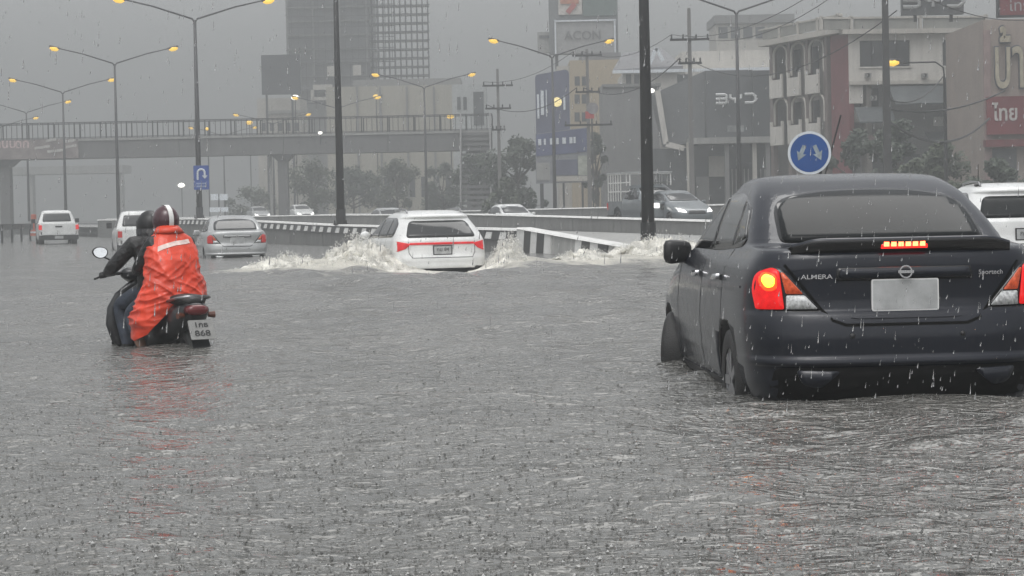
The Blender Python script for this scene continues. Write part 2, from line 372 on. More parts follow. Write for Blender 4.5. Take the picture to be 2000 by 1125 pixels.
# median island between the two barriers, the far carriageway, the land under the buildings
ds = [36, 45, 55, 65, 75, 88, 100, 114, 140, 180, 240, 400, 870]
struct(sheet('median', [[(line_x(o, d), d, zroad(d)) for o in (0.28, 6.8)] for d in ds if d >= 52], CONC))
def zopp(d): return tab(d, [40, 65, 95, 108, 150, 195, 900], [0.08, 0.25, 0.28, -0.06, -0.06, 0.6, 0.7])
struct(sheet('road', [[(line_x(o, d), d, zopp(d) - 0.02*(o > 20)) for o in (7.25, 16, 25.1)] for d in (36, 45, 55, 65, 80, 95, 108, 130, 150, 195, 240, 400, 870)], ASPH))
struct(sheet('verge', [[(line_x(25.1, d), d, zroad(d) + 0.05), (min(line_x(25.1, d) + 260, 640), d, zroad(d) + 0.1)] for d in ds], GROUNDM))
def ribbon_wall(name, off, dd, ztop, zbot, th, m, parent, topm=None):
    """a straight length of wall along the median between depths dd[0] and dd[1]"""
    a, b = dd; mb = MB()
    A = Vector((line_x(off, a), a, 0)); B = Vector((line_x(off, b), b, 0)); n = RN*(th/2)
    vs = []
    for p, d in ((A, a), (B, b)):
        for s in (-1, 1):
            w = 1.35 if s < 0 else 1.35
            vs += [p + n*s*w + Vector((0, 0, zbot(d))), p + n*s + Vector((0, 0, ztop(d)))]
    mb.add(vs, [(0, 1, 3, 2), (4, 6, 7, 5), (0, 4, 5, 1), (2, 3, 7, 6), (1, 5, 7, 3), (0, 2, 6, 4)])
    return mb.build(name, m, parent, world=True)
ztopA = lambda d: tab(d, [51, 60, 81, 96, 111, 150, 240], [0.16, 0.63, 0.76, 0.94, 1.10, 1.15, 1.22])
bar = thing('median_barrier', 'low concrete median barrier with black and white painted blocks and white capping', 'barrier', (line_x(0, 60), 60, 0))
d = 60.0; k = 0
WALLA = mat('barrier_face', (0.15, 0.15, 0.145), 0.5, var=0.25, scale=1.5, streak=0.6)
while d < 150:
    e = d + 2.9
    ribbon_wall('panel', 0, (d + 0.02, e), lambda q: ztopA(q) - 0.06, lambda q: -0.4, 0.26, WALLA, bar)
    ribbon_wall('capping', 0, (d + 0.01, e), ztopA, lambda q: ztopA(q) - 0.06, 0.29, WHITEP, bar)
    if d < 118: ribbon_wall('black_band', 0, (d + 0.02, e), lambda q: ztopA(q) - 0.075, lambda q: ztopA(q) - 0.33, 0.30, BLACKP, bar)
    d += 2.92
q = 61.0
while q < 118:
    if not (66 < q < 70.2): ribbon_wall('painted_block', 0, (q, q + 0.55), lambda t: ztopA(t) - 0.11, lambda t: ztopA(t) - 0.29, 0.325, WHITEP, bar)
    q += 1.3
# ramped end of the barrier, striped
RAMPC = mat('ramp_concrete', (0.40, 0.40, 0.385), 0.55, var=0.22, scale=1.6, streak=0.6)
zt2 = lambda q: tab(q, [49.3, 51, 55, 60], [0.05, 0.16, 0.36, 0.63])
for (a, b, m) in ((49.3, 51.2, WHITEP), (51.2, 52.7, WHITEP), (52.7, 55.1, RAMPC), (55.1, 57.3, RAMPC), (57.3, 59.98, RAMPC)):
    ribbon_wall('end_ramp', 0, (a + 0.01, b), zt2, lambda q: -0.4, 0.34, m, bar)
    ribbon_wall('capping', 0, (a + 0.01, b), lambda q: zt2(q) + 0.03, zt2, 0.36, WHITEP, bar)
for (a, b, m) in ((59.35, 59.97, WHITEP), (58.8, 59.34, BLACKP), (58.3, 58.79, WHITEP), (57.7, 58.29, BLACKP), (57.2, 57.69, WHITEP), (54.9, 55.35, WHITEP), (54.3, 54.89, BLACKP), (53.75, 54.29, WHITEP), (53.1, 53.74, BLACKP)):
    ribbon_wall('stripe', 0, (a, b), lambda q: zt2(q) - 0.01, lambda q: -0.3, 0.40, m, bar)
ztopB = lambda d: tab(d, [45, 58, 65.5, 88, 114, 240], [0.42, 0.62, 0.72, 1.03, 1.14, 1.3])
bw = thing('parapet_wall', 'long grey concrete parapet wall between the median and the far carriageway', 'wall', (line_x(7, 60), 60, 0))
d = 45.0
while d < 200:
    ribbon_wall('panel', 7, (d + 0.015, d + 4.0), lambda q: ztopB(q) - 0.05, lambda q: zroad(q) - 0.1, 0.24, CONCD, bw)
    ribbon_wall('capping', 7, (d + 0.01, d + 4.0), ztopB, lambda q: ztopB(q) - 0.05, 0.28, WHITEP, bw)
    d += 4.02
gw = thing('roadside_wall', 'far low grey wall with white top along the opposite kerb', 'wall', (line_x(25, 110), 110, 0))
d = 70.0
while d < 240:
    ribbon_wall('panel', 25, (d + 0.02, d + 6.0), lambda q: 1.18, lambda q: zroad(q) - 0.2, 0.24, CONCD, gw)
    ribbon_wall('capping', 25, (d + 0.02, d + 6.0), lambda q: 1.25, lambda q: 1.18, 0.3, WHITEP, gw)
    d += 6.02
# left edge of the flooded road: guard rail and low wall
gl = thing('guard_rail', 'hazy steel guard rail at the far left edge of the flood', 'guard rail')
Lp = [(-26.3, 122), (-31.0, 142), (-38.5, 165)]
Lp = [Wp(-60, 430, 118), Wp(60, 419, 150), Wp(235, 432, 152)]
gl.location = (Lp[1].x, Lp[1].y, 0)
for (a, b) in ((Wp(-40, 432, 112), Wp(90, 424, 140)),):
    MB().beam((a.x, a.y, 0.85), (b.x, b.y, 0.85), 0.06, 0.3).build('rail', STEEL, gl, world=True)
    for i in range(8):
        p = a.lerp(b, i/7); MB().beam((p.x, p.y + 0.07, -0.4), (p.x, p.y + 0.07, 0.95), 0.1, 0.1).build('post', STEELD, gl, world=True)
# ------------------------------------------------------------------ vehicles
class Shell:
    """a car body as a stack of rounded plan outlines: z, half width, rear y, front y, rear rounding, front rounding"""
    def __init__(s, table, nexp=3.7, taper=0.035, tc=1.9, tl=2.4):
        s.t = np.array(table, float); s.n = nexp; s.tp = (taper, tc, tl)
    def lv(s, z): return [float(pchip(s.t[:, 0], s.t[:, k], z)) for k in range(1, s.t.shape[1])]
    def tap(s, y): a, c, l_ = s.tp; return 1 - a*((y-c)/l_)**2
    def rear(s, x, z, front=False):
        W, yr, yf, Lr, Lf = s.lv(z); L = min(Lf if front else Lr, (yf-yr)*0.48)
        t = min(abs(x)/W/ s.tap(yf if front else yr), 0.999); q = L*(1-(1-t**s.n)**(1/s.n))
        return yf - q if front else yr + q
    def side(s, y, z):
        W, yr, yf, Lr, Lf = s.lv(z); Lr = min(Lr, (yf-yr)*0.48); Lf = min(Lf, (yf-yr)*0.48); x = W
        if y < yr + Lr: x = W*max(1-min(abs((yr+Lr-y)/Lr), 1)**s.n, 0)**(1/s.n)
        elif y > yf - Lf: x = W*max(1-min(abs((y-yf+Lf)/Lf), 1)**s.n, 0)**(1/s.n)
        return x*s.tap(y)
    def body(s, name, m, parent, arches=(), dark=None, levels=64, seg=16):
        zs = sorted(set(list(np.linspace(s.t[0, 0], s.t[-1, 0], levels)) + list(s.t[:, 0])))
        rows = []
        for z in zs:
            W, yr, yf, Lr, Lf = s.lv(z); Lr = min(Lr, (yf-yr)*0.48); Lf = min(Lf, (yf-yr)*0.48); h = []
            for a in np.linspace(0, math.pi/2, seg):
                h.append((W*math.sin(a)**(2/s.n), yr + Lr*(1-max(math.cos(a), 0)**(2/s.n))))
            for y in np.linspace(yr+Lr, yf-Lf, 16)[1:-1]: h.append((W, y))
            for a in np.linspace(math.pi/2, 0, seg):
                h.append((W*math.sin(a)**(2/s.n), yf - Lf*(1-max(math.cos(a), 0)**(2/s.n))))
            h = [(x*s.tap(y), y) for x, y in h]
            rows.append([(x, y, z) for x, y in h] + [(-x, y, z) for x, y in reversed(h[1:-1])])
        n = len(rows[0]); vs = [p for r in rows for p in r]
        fs = [(i*n+j, i*n+(j+1) % n, (i+1)*n+(j+1) % n, (i+1)*n+j) for i in range(len(rows)-1) for j in range(n)]
        fs += [tuple(reversed(range(n))), tuple(range((len(rows)-1)*n, len(rows)*n))]
        o = mesh_obj(name, vs, fs, [m, dark or PLASTB], parent, smooth=True)
        if arches:
            cut = MB()
            for (y, z, r, xi) in arches:
                for sx in (-1, 1):
                    cut.lathe([(0.0001, sx*xi), (r, sx*xi), (r, sx*1.3), (0.0001, sx*1.3)], 40, 'X', (0, y, z))
            co_ = cut.build('cut', m); bm = bmesh.new(); bm.from_mesh(co_.data); bmesh.ops.remove_doubles(bm, verts=bm.verts, dist=0.0005); bmesh.ops.recalc_face_normals(bm, faces=bm.faces); bm.to_mesh(co_.data); bm.free()
            md = o.modifiers.new('b', 'BOOLEAN'); md.operation = 'DIFFERENCE'; md.object = co_; md.solver = 'EXACT'
            bpy.context.view_layer.update(); bake(o); bpy.data.objects.remove(co_)
            for p in o.data.polygons:
                for (y, z, r, xi) in arches:
                    if math.hypot(p.center.y-y, p.center.z-z) < r*1.004 and abs(p.center.x) > xi-0.01 and (abs(p.normal.x) < 0.3 or abs(p.center.x) < xi+0.01):
                        p.material_index = 1; p.use_smooth = True
        return o
def drape(name, poly, m, parent, fmap, off=0.004, th=0.02, step=0.06, inward=(0, 1, 0), smooth=True):
    """a panel cut to a 2-D outline and laid on a body surface, with its own thickness"""
    bm = bmesh.new(); f = bm.faces.new([bm.verts.new((u_, v_, 0)) for u_, v_ in poly])
    us = [p[0] for p in poly]; vs_ = [p[1] for p in poly]
    for ax, lo, hi in ((0, min(us), max(us)), (1, min(vs_), max(vs_))):
        nn = int((hi-lo)/step)
        for i in range(1, nn+1):
            c = lo + (hi-lo)*i/(nn+1); co_ = [0, 0, 0]; co_[ax] = c; no = [0, 0, 0]; no[ax] = 1
            bmesh.ops.bisect_plane(bm, geom=bm.verts[:]+bm.edges[:]+bm.faces[:], dist=1e-6, plane_co=co_, plane_no=no)
    inw = Vector(inward)
    for v in bm.verts: v.co = Vector(fmap(v.co.x, v.co.y)) - inw*off
    be = [e for e in bm.edges if e.is_boundary]
    r = bmesh.ops.extrude_edge_only(bm, edges=be)
    for v in [g for g in r['geom'] if isinstance(g, bmesh.types.BMVert)]: v.co += inw*th
    bmesh.ops.recalc_face_normals(bm, faces=bm.faces)
    # make the outward side face outward
    bm.faces.ensure_lookup_table()
    big = max(bm.faces, key=lambda q: q.calc_area())
    if big.normal.dot(inw) > 0: bmesh.ops.reverse_faces(bm, faces=bm.faces)
    o = from_bm(name, bm, m, parent)
    if smooth:
        me_ = o.data
        for p in me_.polygons: p.use_smooth = abs(p.normal.dot(inw)) > 0.25
    return o
def strip(name, pts, w, m, parent, fmap, off=0.003, th=0.012, inward=(0, 1, 0)):
    """a thin line (shut gap, trim) following points on a body surface"""
    fine = []
    for a, b in zip(pts[:-1], pts[1:]):
        n_ = max(1, int(math.dist(a, b)/0.05))
        fine += [(a[0]+(b[0]-a[0])*i/n_, a[1]+(b[1]-a[1])*i/n_) for i in range(n_)]
    fine.append(pts[-1]); vs = []; fs = []
    inw = Vector(inward)
    for i, p in enumerate(fine):
        a = fine[max(i-1, 0)]; b = fine[min(i+1, len(fine)-1)]; t = Vector((b[0]-a[0], b[1]-a[1])).normalized(); q = Vector((-t.y, t.x))*w/2
        for (sg, o_) in ((1, th), (1, -off), (-1, -off), (-1, th)):
            vs.append(Vector(fmap(p[0]+q.x*sg, p[1]+q.y*sg)) + inw*o_)
    for i in range(len(fine)-1):
        for k in range(3): fs.append((i*4+k, i*4+k+1, i*4+5+k, i*4+4+k))
    n4 = len(vs); fs += [(0, 1, 2, 3), (n4-1, n4-2, n4-3, n4-4)]
    return mesh_obj(name, vs, fs, m, parent)
def wheel(parent, x, y, z, r, w, sx, steer=0.0):
    we = link(bpy.data.objects.new('wheel', None), parent); we.location = (x, y, z); we.rotation_euler = (0, 0, steer); we.empty_display_size = 0.1
    h = w/2
    MB().lathe([(r*0.62, -h*0.9), (r*0.80, -h), (r*0.95, -h*0.92), (r, -h*0.6), (r*0.992, -h*0.2), (r, 0), (r*0.992, h*0.2), (r, h*0.6), (r*0.95, h*0.92), (r*0.80, h), (r*0.62, h*0.9), (r*0.62, -h*0.9)], 36).build('tyre', RUBBER, we, smooth=True)
    mb = MB(); f = sx*h*0.72
    mb.lathe([(r*0.62, f*1.15), (r*0.56, f), (r*0.54, f*0.3), (0.01, f*0.2)], 30)
    for k in range(7):
        a = 2*math.pi*k/7; mb.beam((f*0.95, 0.02*math.cos(a), 0.02*math.sin(a)), (f*1.02, r*0.57*math.cos(a), r*0.57*math.sin(a)), 0.05, 0.03, up=(1, 0, 0))
    mb.lathe([(0.045, f*1.1), (0.001, f*1.12)], 12)
    mb.build('rim', ALLOY, we, smooth=False)
    return we
def place(root, X, Y, Zb, heading): root.location = (X, Y, Zb); root.rotation_euler = (0, 0, -R(heading)); return root

REDHOT = mat('red_glow_lens', (0.6, 0.03, 0.01), 0.15, var=0, emit=(1.0, 0.07, 0.01), estr=1.2)
REDHOT2 = mat('brake_lamp_glow', (0.6, 0.02, 0.01), 0.2, var=0, emit=(1.0, 0.012, 0.01), estr=0.9)
SIGNWH = mat('frame_white', (0.75, 0.75, 0.74), 0.3, var=0.05)
def sedan(label, paint, glass_rear=GLASSF, detail=True, group=None, lit='tail', front_lit=False, steer=0.0, wheel_front=True):
    t = thing('sedan', label, 'car', group=group)
    S = Shell([
        (0.19, 0.72, 0.14, 4.28, 0.60, 0.8), (0.26, 0.78, 0.06, 4.36, 0.62, 0.85), (0.34, 0.815, 0.025, 4.41, 0.62, 0.9), (0.435, 0.832, 0.012, 4.43, 0.62, 0.95),
        (0.45, 0.836, -0.012, 4.43, 0.62, 0.95), (0.475, 0.838, -0.010, 4.43, 0.62, 0.95), (0.49, 0.838, 0.006, 4.43, 0.62, 0.95), (0.58, 0.846, 0.0, 4.42, 0.62, 0.95), (0.66, 0.848, 0.012, 4.38, 0.62, 0.95), (0.715, 0.846, 0.035, 4.32, 0.60, 0.95),
        (0.74, 0.844, 0.06, 4.27, 0.58, 0.95), (0.80, 0.84, 0.068, 4.12, 0.55, 0.95), (0.88, 0.832, 0.066, 3.9, 0.52, 0.95), (0.96, 0.815, 0.062, 3.62, 0.5, 0.9), (1.01, 0.79, 0.066, 3.38, 0.48, 0.8),
        (1.045, 0.765, 0.085, 3.22, 0.45, 0.7), (1.065, 0.752, 0.13, 3.18, 0.42, 0.65), (1.078, 0.745, 0.34, 3.14, 0.40, 0.62), (1.088, 0.738, 0.50, 3.11, 0.38, 0.6), (1.12, 0.728, 0.565, 3.03, 0.36, 0.6),
        (1.20, 0.70, 0.70, 2.84, 0.35, 0.58), (1.30, 0.655, 0.885, 2.60, 0.34, 0.56), (1.37, 0.622, 1.03, 2.42, 0.34, 0.55), (1.415, 0.592, 1.15, 2.28, 0.36, 0.56), (1.445, 0.572, 1.25, 2.16, 0.42, 0.5), (1.47, 0.535, 1.40, 2.02, 0.3, 0.3), (1.485, 0.45, 1.55, 1.90, 0.17, 0.17), (1.494, 0.28, 1.66, 1.80, 0.07, 0.07)])
    axr, axf, wz, wr = 0.96, 3.56, 0.305, 0.305
    S.body('body', paint, t, [(axr, wz+0.01, 0.345, 0.56), (axf, wz+0.01, 0.345, 0.56)])
    for sx in (-1, 1):
        wheel(t, sx*0.735, axr, wz, wr, 0.19, sx)
        wheel(t, sx*0.735, axf, wz, wr, 0.19, sx, steer)
    rm = lambda x, z: (x, S.rear(x, z), z); fm = lambda x, z: (x, S.rear(x, z, True), z)
    # rear window on its black surround
    wpoly = [(-0.585, 1.095), (0.585, 1.095), (0.558, 1.335, 0.12), (0.30, 1.392, 0.2), (0, 1.402, 0.2), (-0.30, 1.392, 0.2), (-0.558, 1.335, 0.12)]
    tr = drape('window_surround', round_poly(wpoly, 0.05, 5), GLOSSB, t, rm, 0.003, 0.02, 0.05)
    g = 0.017; wp2 = [(-0.585+g, 1.095+0.004), (0.585-g, 1.095+0.004), (0.558-g*1.1, 1.335-g*0.4, 0.11), (0.30, 1.392-g*0.6, 0.2), (0, 1.402-g*0.6, 0.2), (-0.30, 1.392-g*0.6, 0.2), (-0.558+g*1.1, 1.335-g*0.4, 0.11)]
    drape('rear_window', round_poly(wp2, 0.045, 5), glass_rear, t, rm, 0.008, 0.008, 0.05)
    # windscreen
    drape('windscreen', round_poly([(-0.60, 1.08), (0.60, 1.08), (0.53, 1.39), (-0.53, 1.39)], 0.06), GLASSD, t, fm, 0.004, 0.01, 0.07, inward=(0, -1, 0))
    for sx in (-1, 1):
        sm = lambda y, z, sx=sx: (sx*S.side(y, z), y, z); inn = (-sx, 0, 0)
        arc = [(2.98, 1.05, 0.02), (2.55, 1.27, 0.1), (2.30, 1.375, 0.12), (1.55, 1.392, 0.2), (1.06, 1.30, 0.14), (0.83, 1.12, 0.06), (0.90, 1.075, 0.03), (1.6, 1.045, 0.3)]
        drape('window_surround', round_poly(arc, 0.05, 4), GLOSSB, t, sm, 0.002, 0.012, 0.07, inn)
        drape('side_window', round_poly([(2.86, 1.072), (2.52, 1.26, 0.08), (2.28, 1.352, 0.06), (2.06, 1.362), (1.97, 1.06)], 0.02), GLASSD, t, sm, 0.007, 0.01, 0.07, inn)
        drape('side_window', round_poly([(1.91, 1.06), (1.98, 1.362), (1.55, 1.368, 0.1), (1.33, 1.34), (1.22, 1.08)], 0.02), GLASSD, t, sm, 0.007, 0.01, 0.07, inn)
        drape('side_window', round_poly([(1.18, 1.085), (1.27, 1.328), (1.08, 1.275, 0.08), (0.89, 1.13)], 0.025), GLASSD, t, sm, 0.007, 0.01, 0.07, inn)
        for pts in ([(2.98, 1.05), (3.03, 0.7), (2.98, 0.27), (1.96, 0.25), (1.94, 1.03)], [(1.94, 0.25), (1.36, 0.25), (1.13, 0.6), (1.12, 1.06)]):
            strip('door_gap', pts, 0.008, PLASTB, t, sm, 0.0015, 0.01, inn)
        strip('side_crease', [(3.2, 0.80), (0.5, 0.86)], 0.012, paint, t, sm, 0.004, 0.01, inn)
        strip('sill_trim', [(3.12, 0.27), (1.40, 0.27)], 0.05, PLASTB, t, sm, 0.012, 0.02, inn)
        for yh_ in (2.10, 1.26):
            hp = round_poly([(yh_-0.095, 0.885), (yh_+0.095, 0.878), (yh_+0.095, 0.912), (yh_-0.095, 0.918)], 0.014)
            drape('door_handle', hp, CHROME if detail else paint, t, sm, 0.035, 0.02, 0.05, inn)
        # door mirror
        me_ = MB(); cx = sx*(S.side(2.88, 1.05)+0.115)
        bm = bmesh.new(); bmesh.ops.create_cube(bm, size=1)
        bmesh.ops.subdivide_edges(bm, edges=bm.edges[:], cuts=3, use_grid_fill=True)
        for v in bm.verts:
            p = v.co*2; k = (p.x**4+p.y**4+p.z**4)**0.25; p = p/k if k > 1 else p
            v.co = (cx + p.x*0.095*(1 if p.x*sx > 0 else 1), 2.90 + p.y*0.055 - 0.02*p.x*sx, 1.02 + p.z*0.077*(1-0.12*p.x*sx*(-1)))
        mo = from_bm('door_mirror', bm, PLASTB if detail else paint, t, smooth=True)
        MB().beam((sx*(S.side(2.88, 1.03)-0.03), 2.93, 0.985), (cx-sx*0.05, 2.93, 0.985), 0.05, 0.035).build('mirror_arm', PLASTB, mo)
        # tail lights: red outer lens with lit bulb, amber upper wedge, clear lower wedge
        q = lambda pts: [(sx*a, b) for a, b in pts] if sx > 0 else [(sx*a, b) for a, b in reversed(pts)]
        base = drape('tail_light', q(round_poly([(0.452, 0.738, 0.02), (0.785, 0.738, 0.03), (0.802, 0.86, 0.05), (0.785, 0.955, 0.06), (0.70, 0.982, 0.05), (0.655, 0.965, 0.03)], 0.02)), GLOSSB, t, rm, 0.004, 0.03, 0.045)
        dev = -0.012
        drape('red_lens', q(round_poly([(0.645, 0.746), (0.78, 0.746), (0.796, 0.86, 0.04), (0.776, 0.948, 0.05), (0.70, 0.974, 0.04), (0.668, 0.955)], 0.012)), REDLIT if lit else REDL, base, rm, 0.012, 0.012, 0.045)
        drape('amber_lens', q(round_poly([(0.635, 0.828), (0.548, 0.828), (0.648, 0.945), (0.662, 0.945)], 0.008)), AMBERL, base, rm, 0.012, 0.012, 0.045)
        cl = drape('clear_lens', q(round_poly([(0.472, 0.746), (0.636, 0.746), (0.634, 0.820), (0.540, 0.820)], 0.008)), CLEARL, base, rm, 0.012, 0.012, 0.045)
        if lit: drape('lit_reflector', q(round_poly([(0.68, 0.85), (0.74, 0.84), (0.772, 0.905), (0.745, 0.955), (0.68, 0.935)], 0.03)), REDHOT, base, rm, 0.0145, 0.004, 0.03)
        if lit: drape('lit_bulb', q(round_poly([(0.695, 0.868), (0.735, 0.862), (0.758, 0.91), (0.735, 0.943), (0.688, 0.918)], 0.02)), YELLIT, base, rm, 0.016, 0.004, 0.03)
        hl = drape('headlight', q(round_poly([(0.40, 0.62), (0.72, 0.66), (0.73, 0.82), (0.50, 0.74)], 0.03)), HEADL if front_lit else CLEARL, t, fm, 0.006, 0.02, 0.05, inward=(0, -1, 0))
        lowp = q(round_poly([(0.36, 0.41), (0.60, 0.42), (0.56, 0.335), (0.47, 0.315)], 0.03))
        drape('bumper_fin', lowp, paint, t, rm, 0.018, 0.03, 0.05)
        strip('bumper_gap', [(sx*0.80, 0.735), (sx*0.46, 0.735)], 0.007, PLASTB, t, rm, 0.0015, 0.01)
        sens = drape('parking_sensor', [(sx*0.30+0.014*math.cos(a), 0.60+0.014*math.sin(a)) for a in np.linspace(0, 6.28, 13)[:-1]], PLASTB, t, rm, 0.004, 0.01, 0.05)
    # boot lid gap, number-plate recess, garnish bar, badge, spoiler
    strip('boot_gap', [(-0.64, 0.985), (-0.455, 0.745), (-0.40, 0.685), (-0.33, 0.658), (0.33, 0.658), (0.40, 0.685), (0.455, 0.745), (0.64, 0.985)], 0.016, UNDER, t, rm, 0.002, 0.012)
    drape('lower_bumper', round_poly([(-0.74, 0.21), (0.74, 0.21), (0.70, 0.43), (-0.70, 0.43)], 0.03), UNDER, t, rm, 0.006, 0.02, 0.06)
    strip('boot_crease', [(-0.30, 0.705), (-0.26, 0.700), (0.26, 0.700), (0.30, 0.705)], 0.016, paint, t, rm, 0.006, 0.012)
    gb = drape('garnish_recess', round_poly([(-0.375, 0.893), (0.375, 0.893), (0.365, 0.965), (-0.365, 0.965)], 0.015), GLOSSB, t, rm, 0.004, 0.01, 0.05)
    drape('garnish_bar', round_poly([(-0.36, 0.908), (0.36, 0.908), (0.35, 0.958), (-0.35, 0.958)], 0.012), paint, t, rm, 0.022, 0.02, 0.05)
    yb = S.rear(0, 0.94) - 0.03
    bd = link(bpy.data.objects.new('badge', None), t); bd.location = (0, yb, 0.938)
    MB().lathe([(0.036, 0.0), (0.036, -0.008), (0.028, -0.008), (0.028, 0.0)], 24, 'Y').build('badge_ring', CHROME, bd)
    MB().box(-0.043, -0.010, -0.008, 0.043, 0.0, 0.008).build('badge_bar', CHROME, bd)
    yp = S.rear(0, 0.81) - 0.012
    pl = MB().prism(round_poly([(-0.176, 0.735), (0.176, 0.735), (0.176, 0.893), (-0.176, 0.893)], 0.01), yp-0.008, yp+0.02).build('number_plate', PLATEW, t)
    MB().prism(round_poly([(-0.183, 0.728), (0.183, 0.728), (0.183, 0.9), (-0.183, 0.9)], 0.012), yp-0.0065, yp+0.018).build('plate_frame', SIGNWH, pl)
    if detail:
        lettering('lettering', 'ALMERA', 0.034, CHROME, t, (-0.475, S.rear(0.475, 0.918)-0.006, 0.918), rot=(R(90), 0, -R(6)), extrude=0.003, bold=0.0004, sx=1.35)
        lettering('lettering', 'Sportech', 0.036, CHROME, t, (0.475, S.rear(0.475, 0.925)-0.006, 0.925), rot=(R(90), 0, R(6)), extrude=0.003, bold=0.0004, sx=1.05)
        # boot spoiler: lip over a face coloured black for its shade, with the lit brake lamp in it
        vs = []; fs = []; K = 24
        for i in range(K+1):
            x = -0.60 + 1.20*i/K; e = 1 - abs(x)/0.60; yo = S.rear(x*0.92, 1.05); k = min(1, e*5)
            prof = [(0.16, 1.066+0.0*k), (0.02, 1.080+0.030*k), (-0.035*k, 1.092+0.034*k), (-0.048*k, 1.080+0.034*k), (-0.046*k, 1.070+0.022*k), (0.01, 1.03), (0.03, 1.022)]
            vs += [(x, yo+a, b) for a, b in prof]
        n_ = 7
        for i in range(K):
            for j in range(n_-1): fs.append((i*n_+j, (i+1)*n_+j, (i+1)*n_+j+1, i*n_+j+1))
        sp = mesh_obj('spoiler', vs, fs, [paint, GLOSSB], t, smooth=True)
        for p in sp.data.polygons:
            if p.index % (n_-1) >= 3: p.material_index = 1
        bl = link(bpy.data.objects.new('brake_lamp', None), t); bl.location = (0, S.rear(0, 1.06)-0.066, 1.088)
        MB().box(-0.125, 0.004, -0.024, 0.125, 0.04, 0.024).build('lamp_housing', REDHOT2, bl)
        for i in range(6):
            x = -0.098 + 0.0392*i; MB().box(x-0.014, -0.002, -0.013, x+0.014, 0.02, 0.013).build('brake_led', REDBR, bl)
        # rough under-body, exhaust, front grille stay out of sight but exist
        MB().tube([(0.42, 0.35, 0.23), (0.42, 0.05, 0.22)], 0.028, 12).build('exhaust', STEELD, t)
    drape('grille', round_poly([(-0.38, 0.56), (0.38, 0.56), (0.30, 0.70), (-0.30, 0.70)], 0.03), PLASTB, t, fm, 0.006, 0.02, 0.06, inward=(0, -1, 0))
    return t

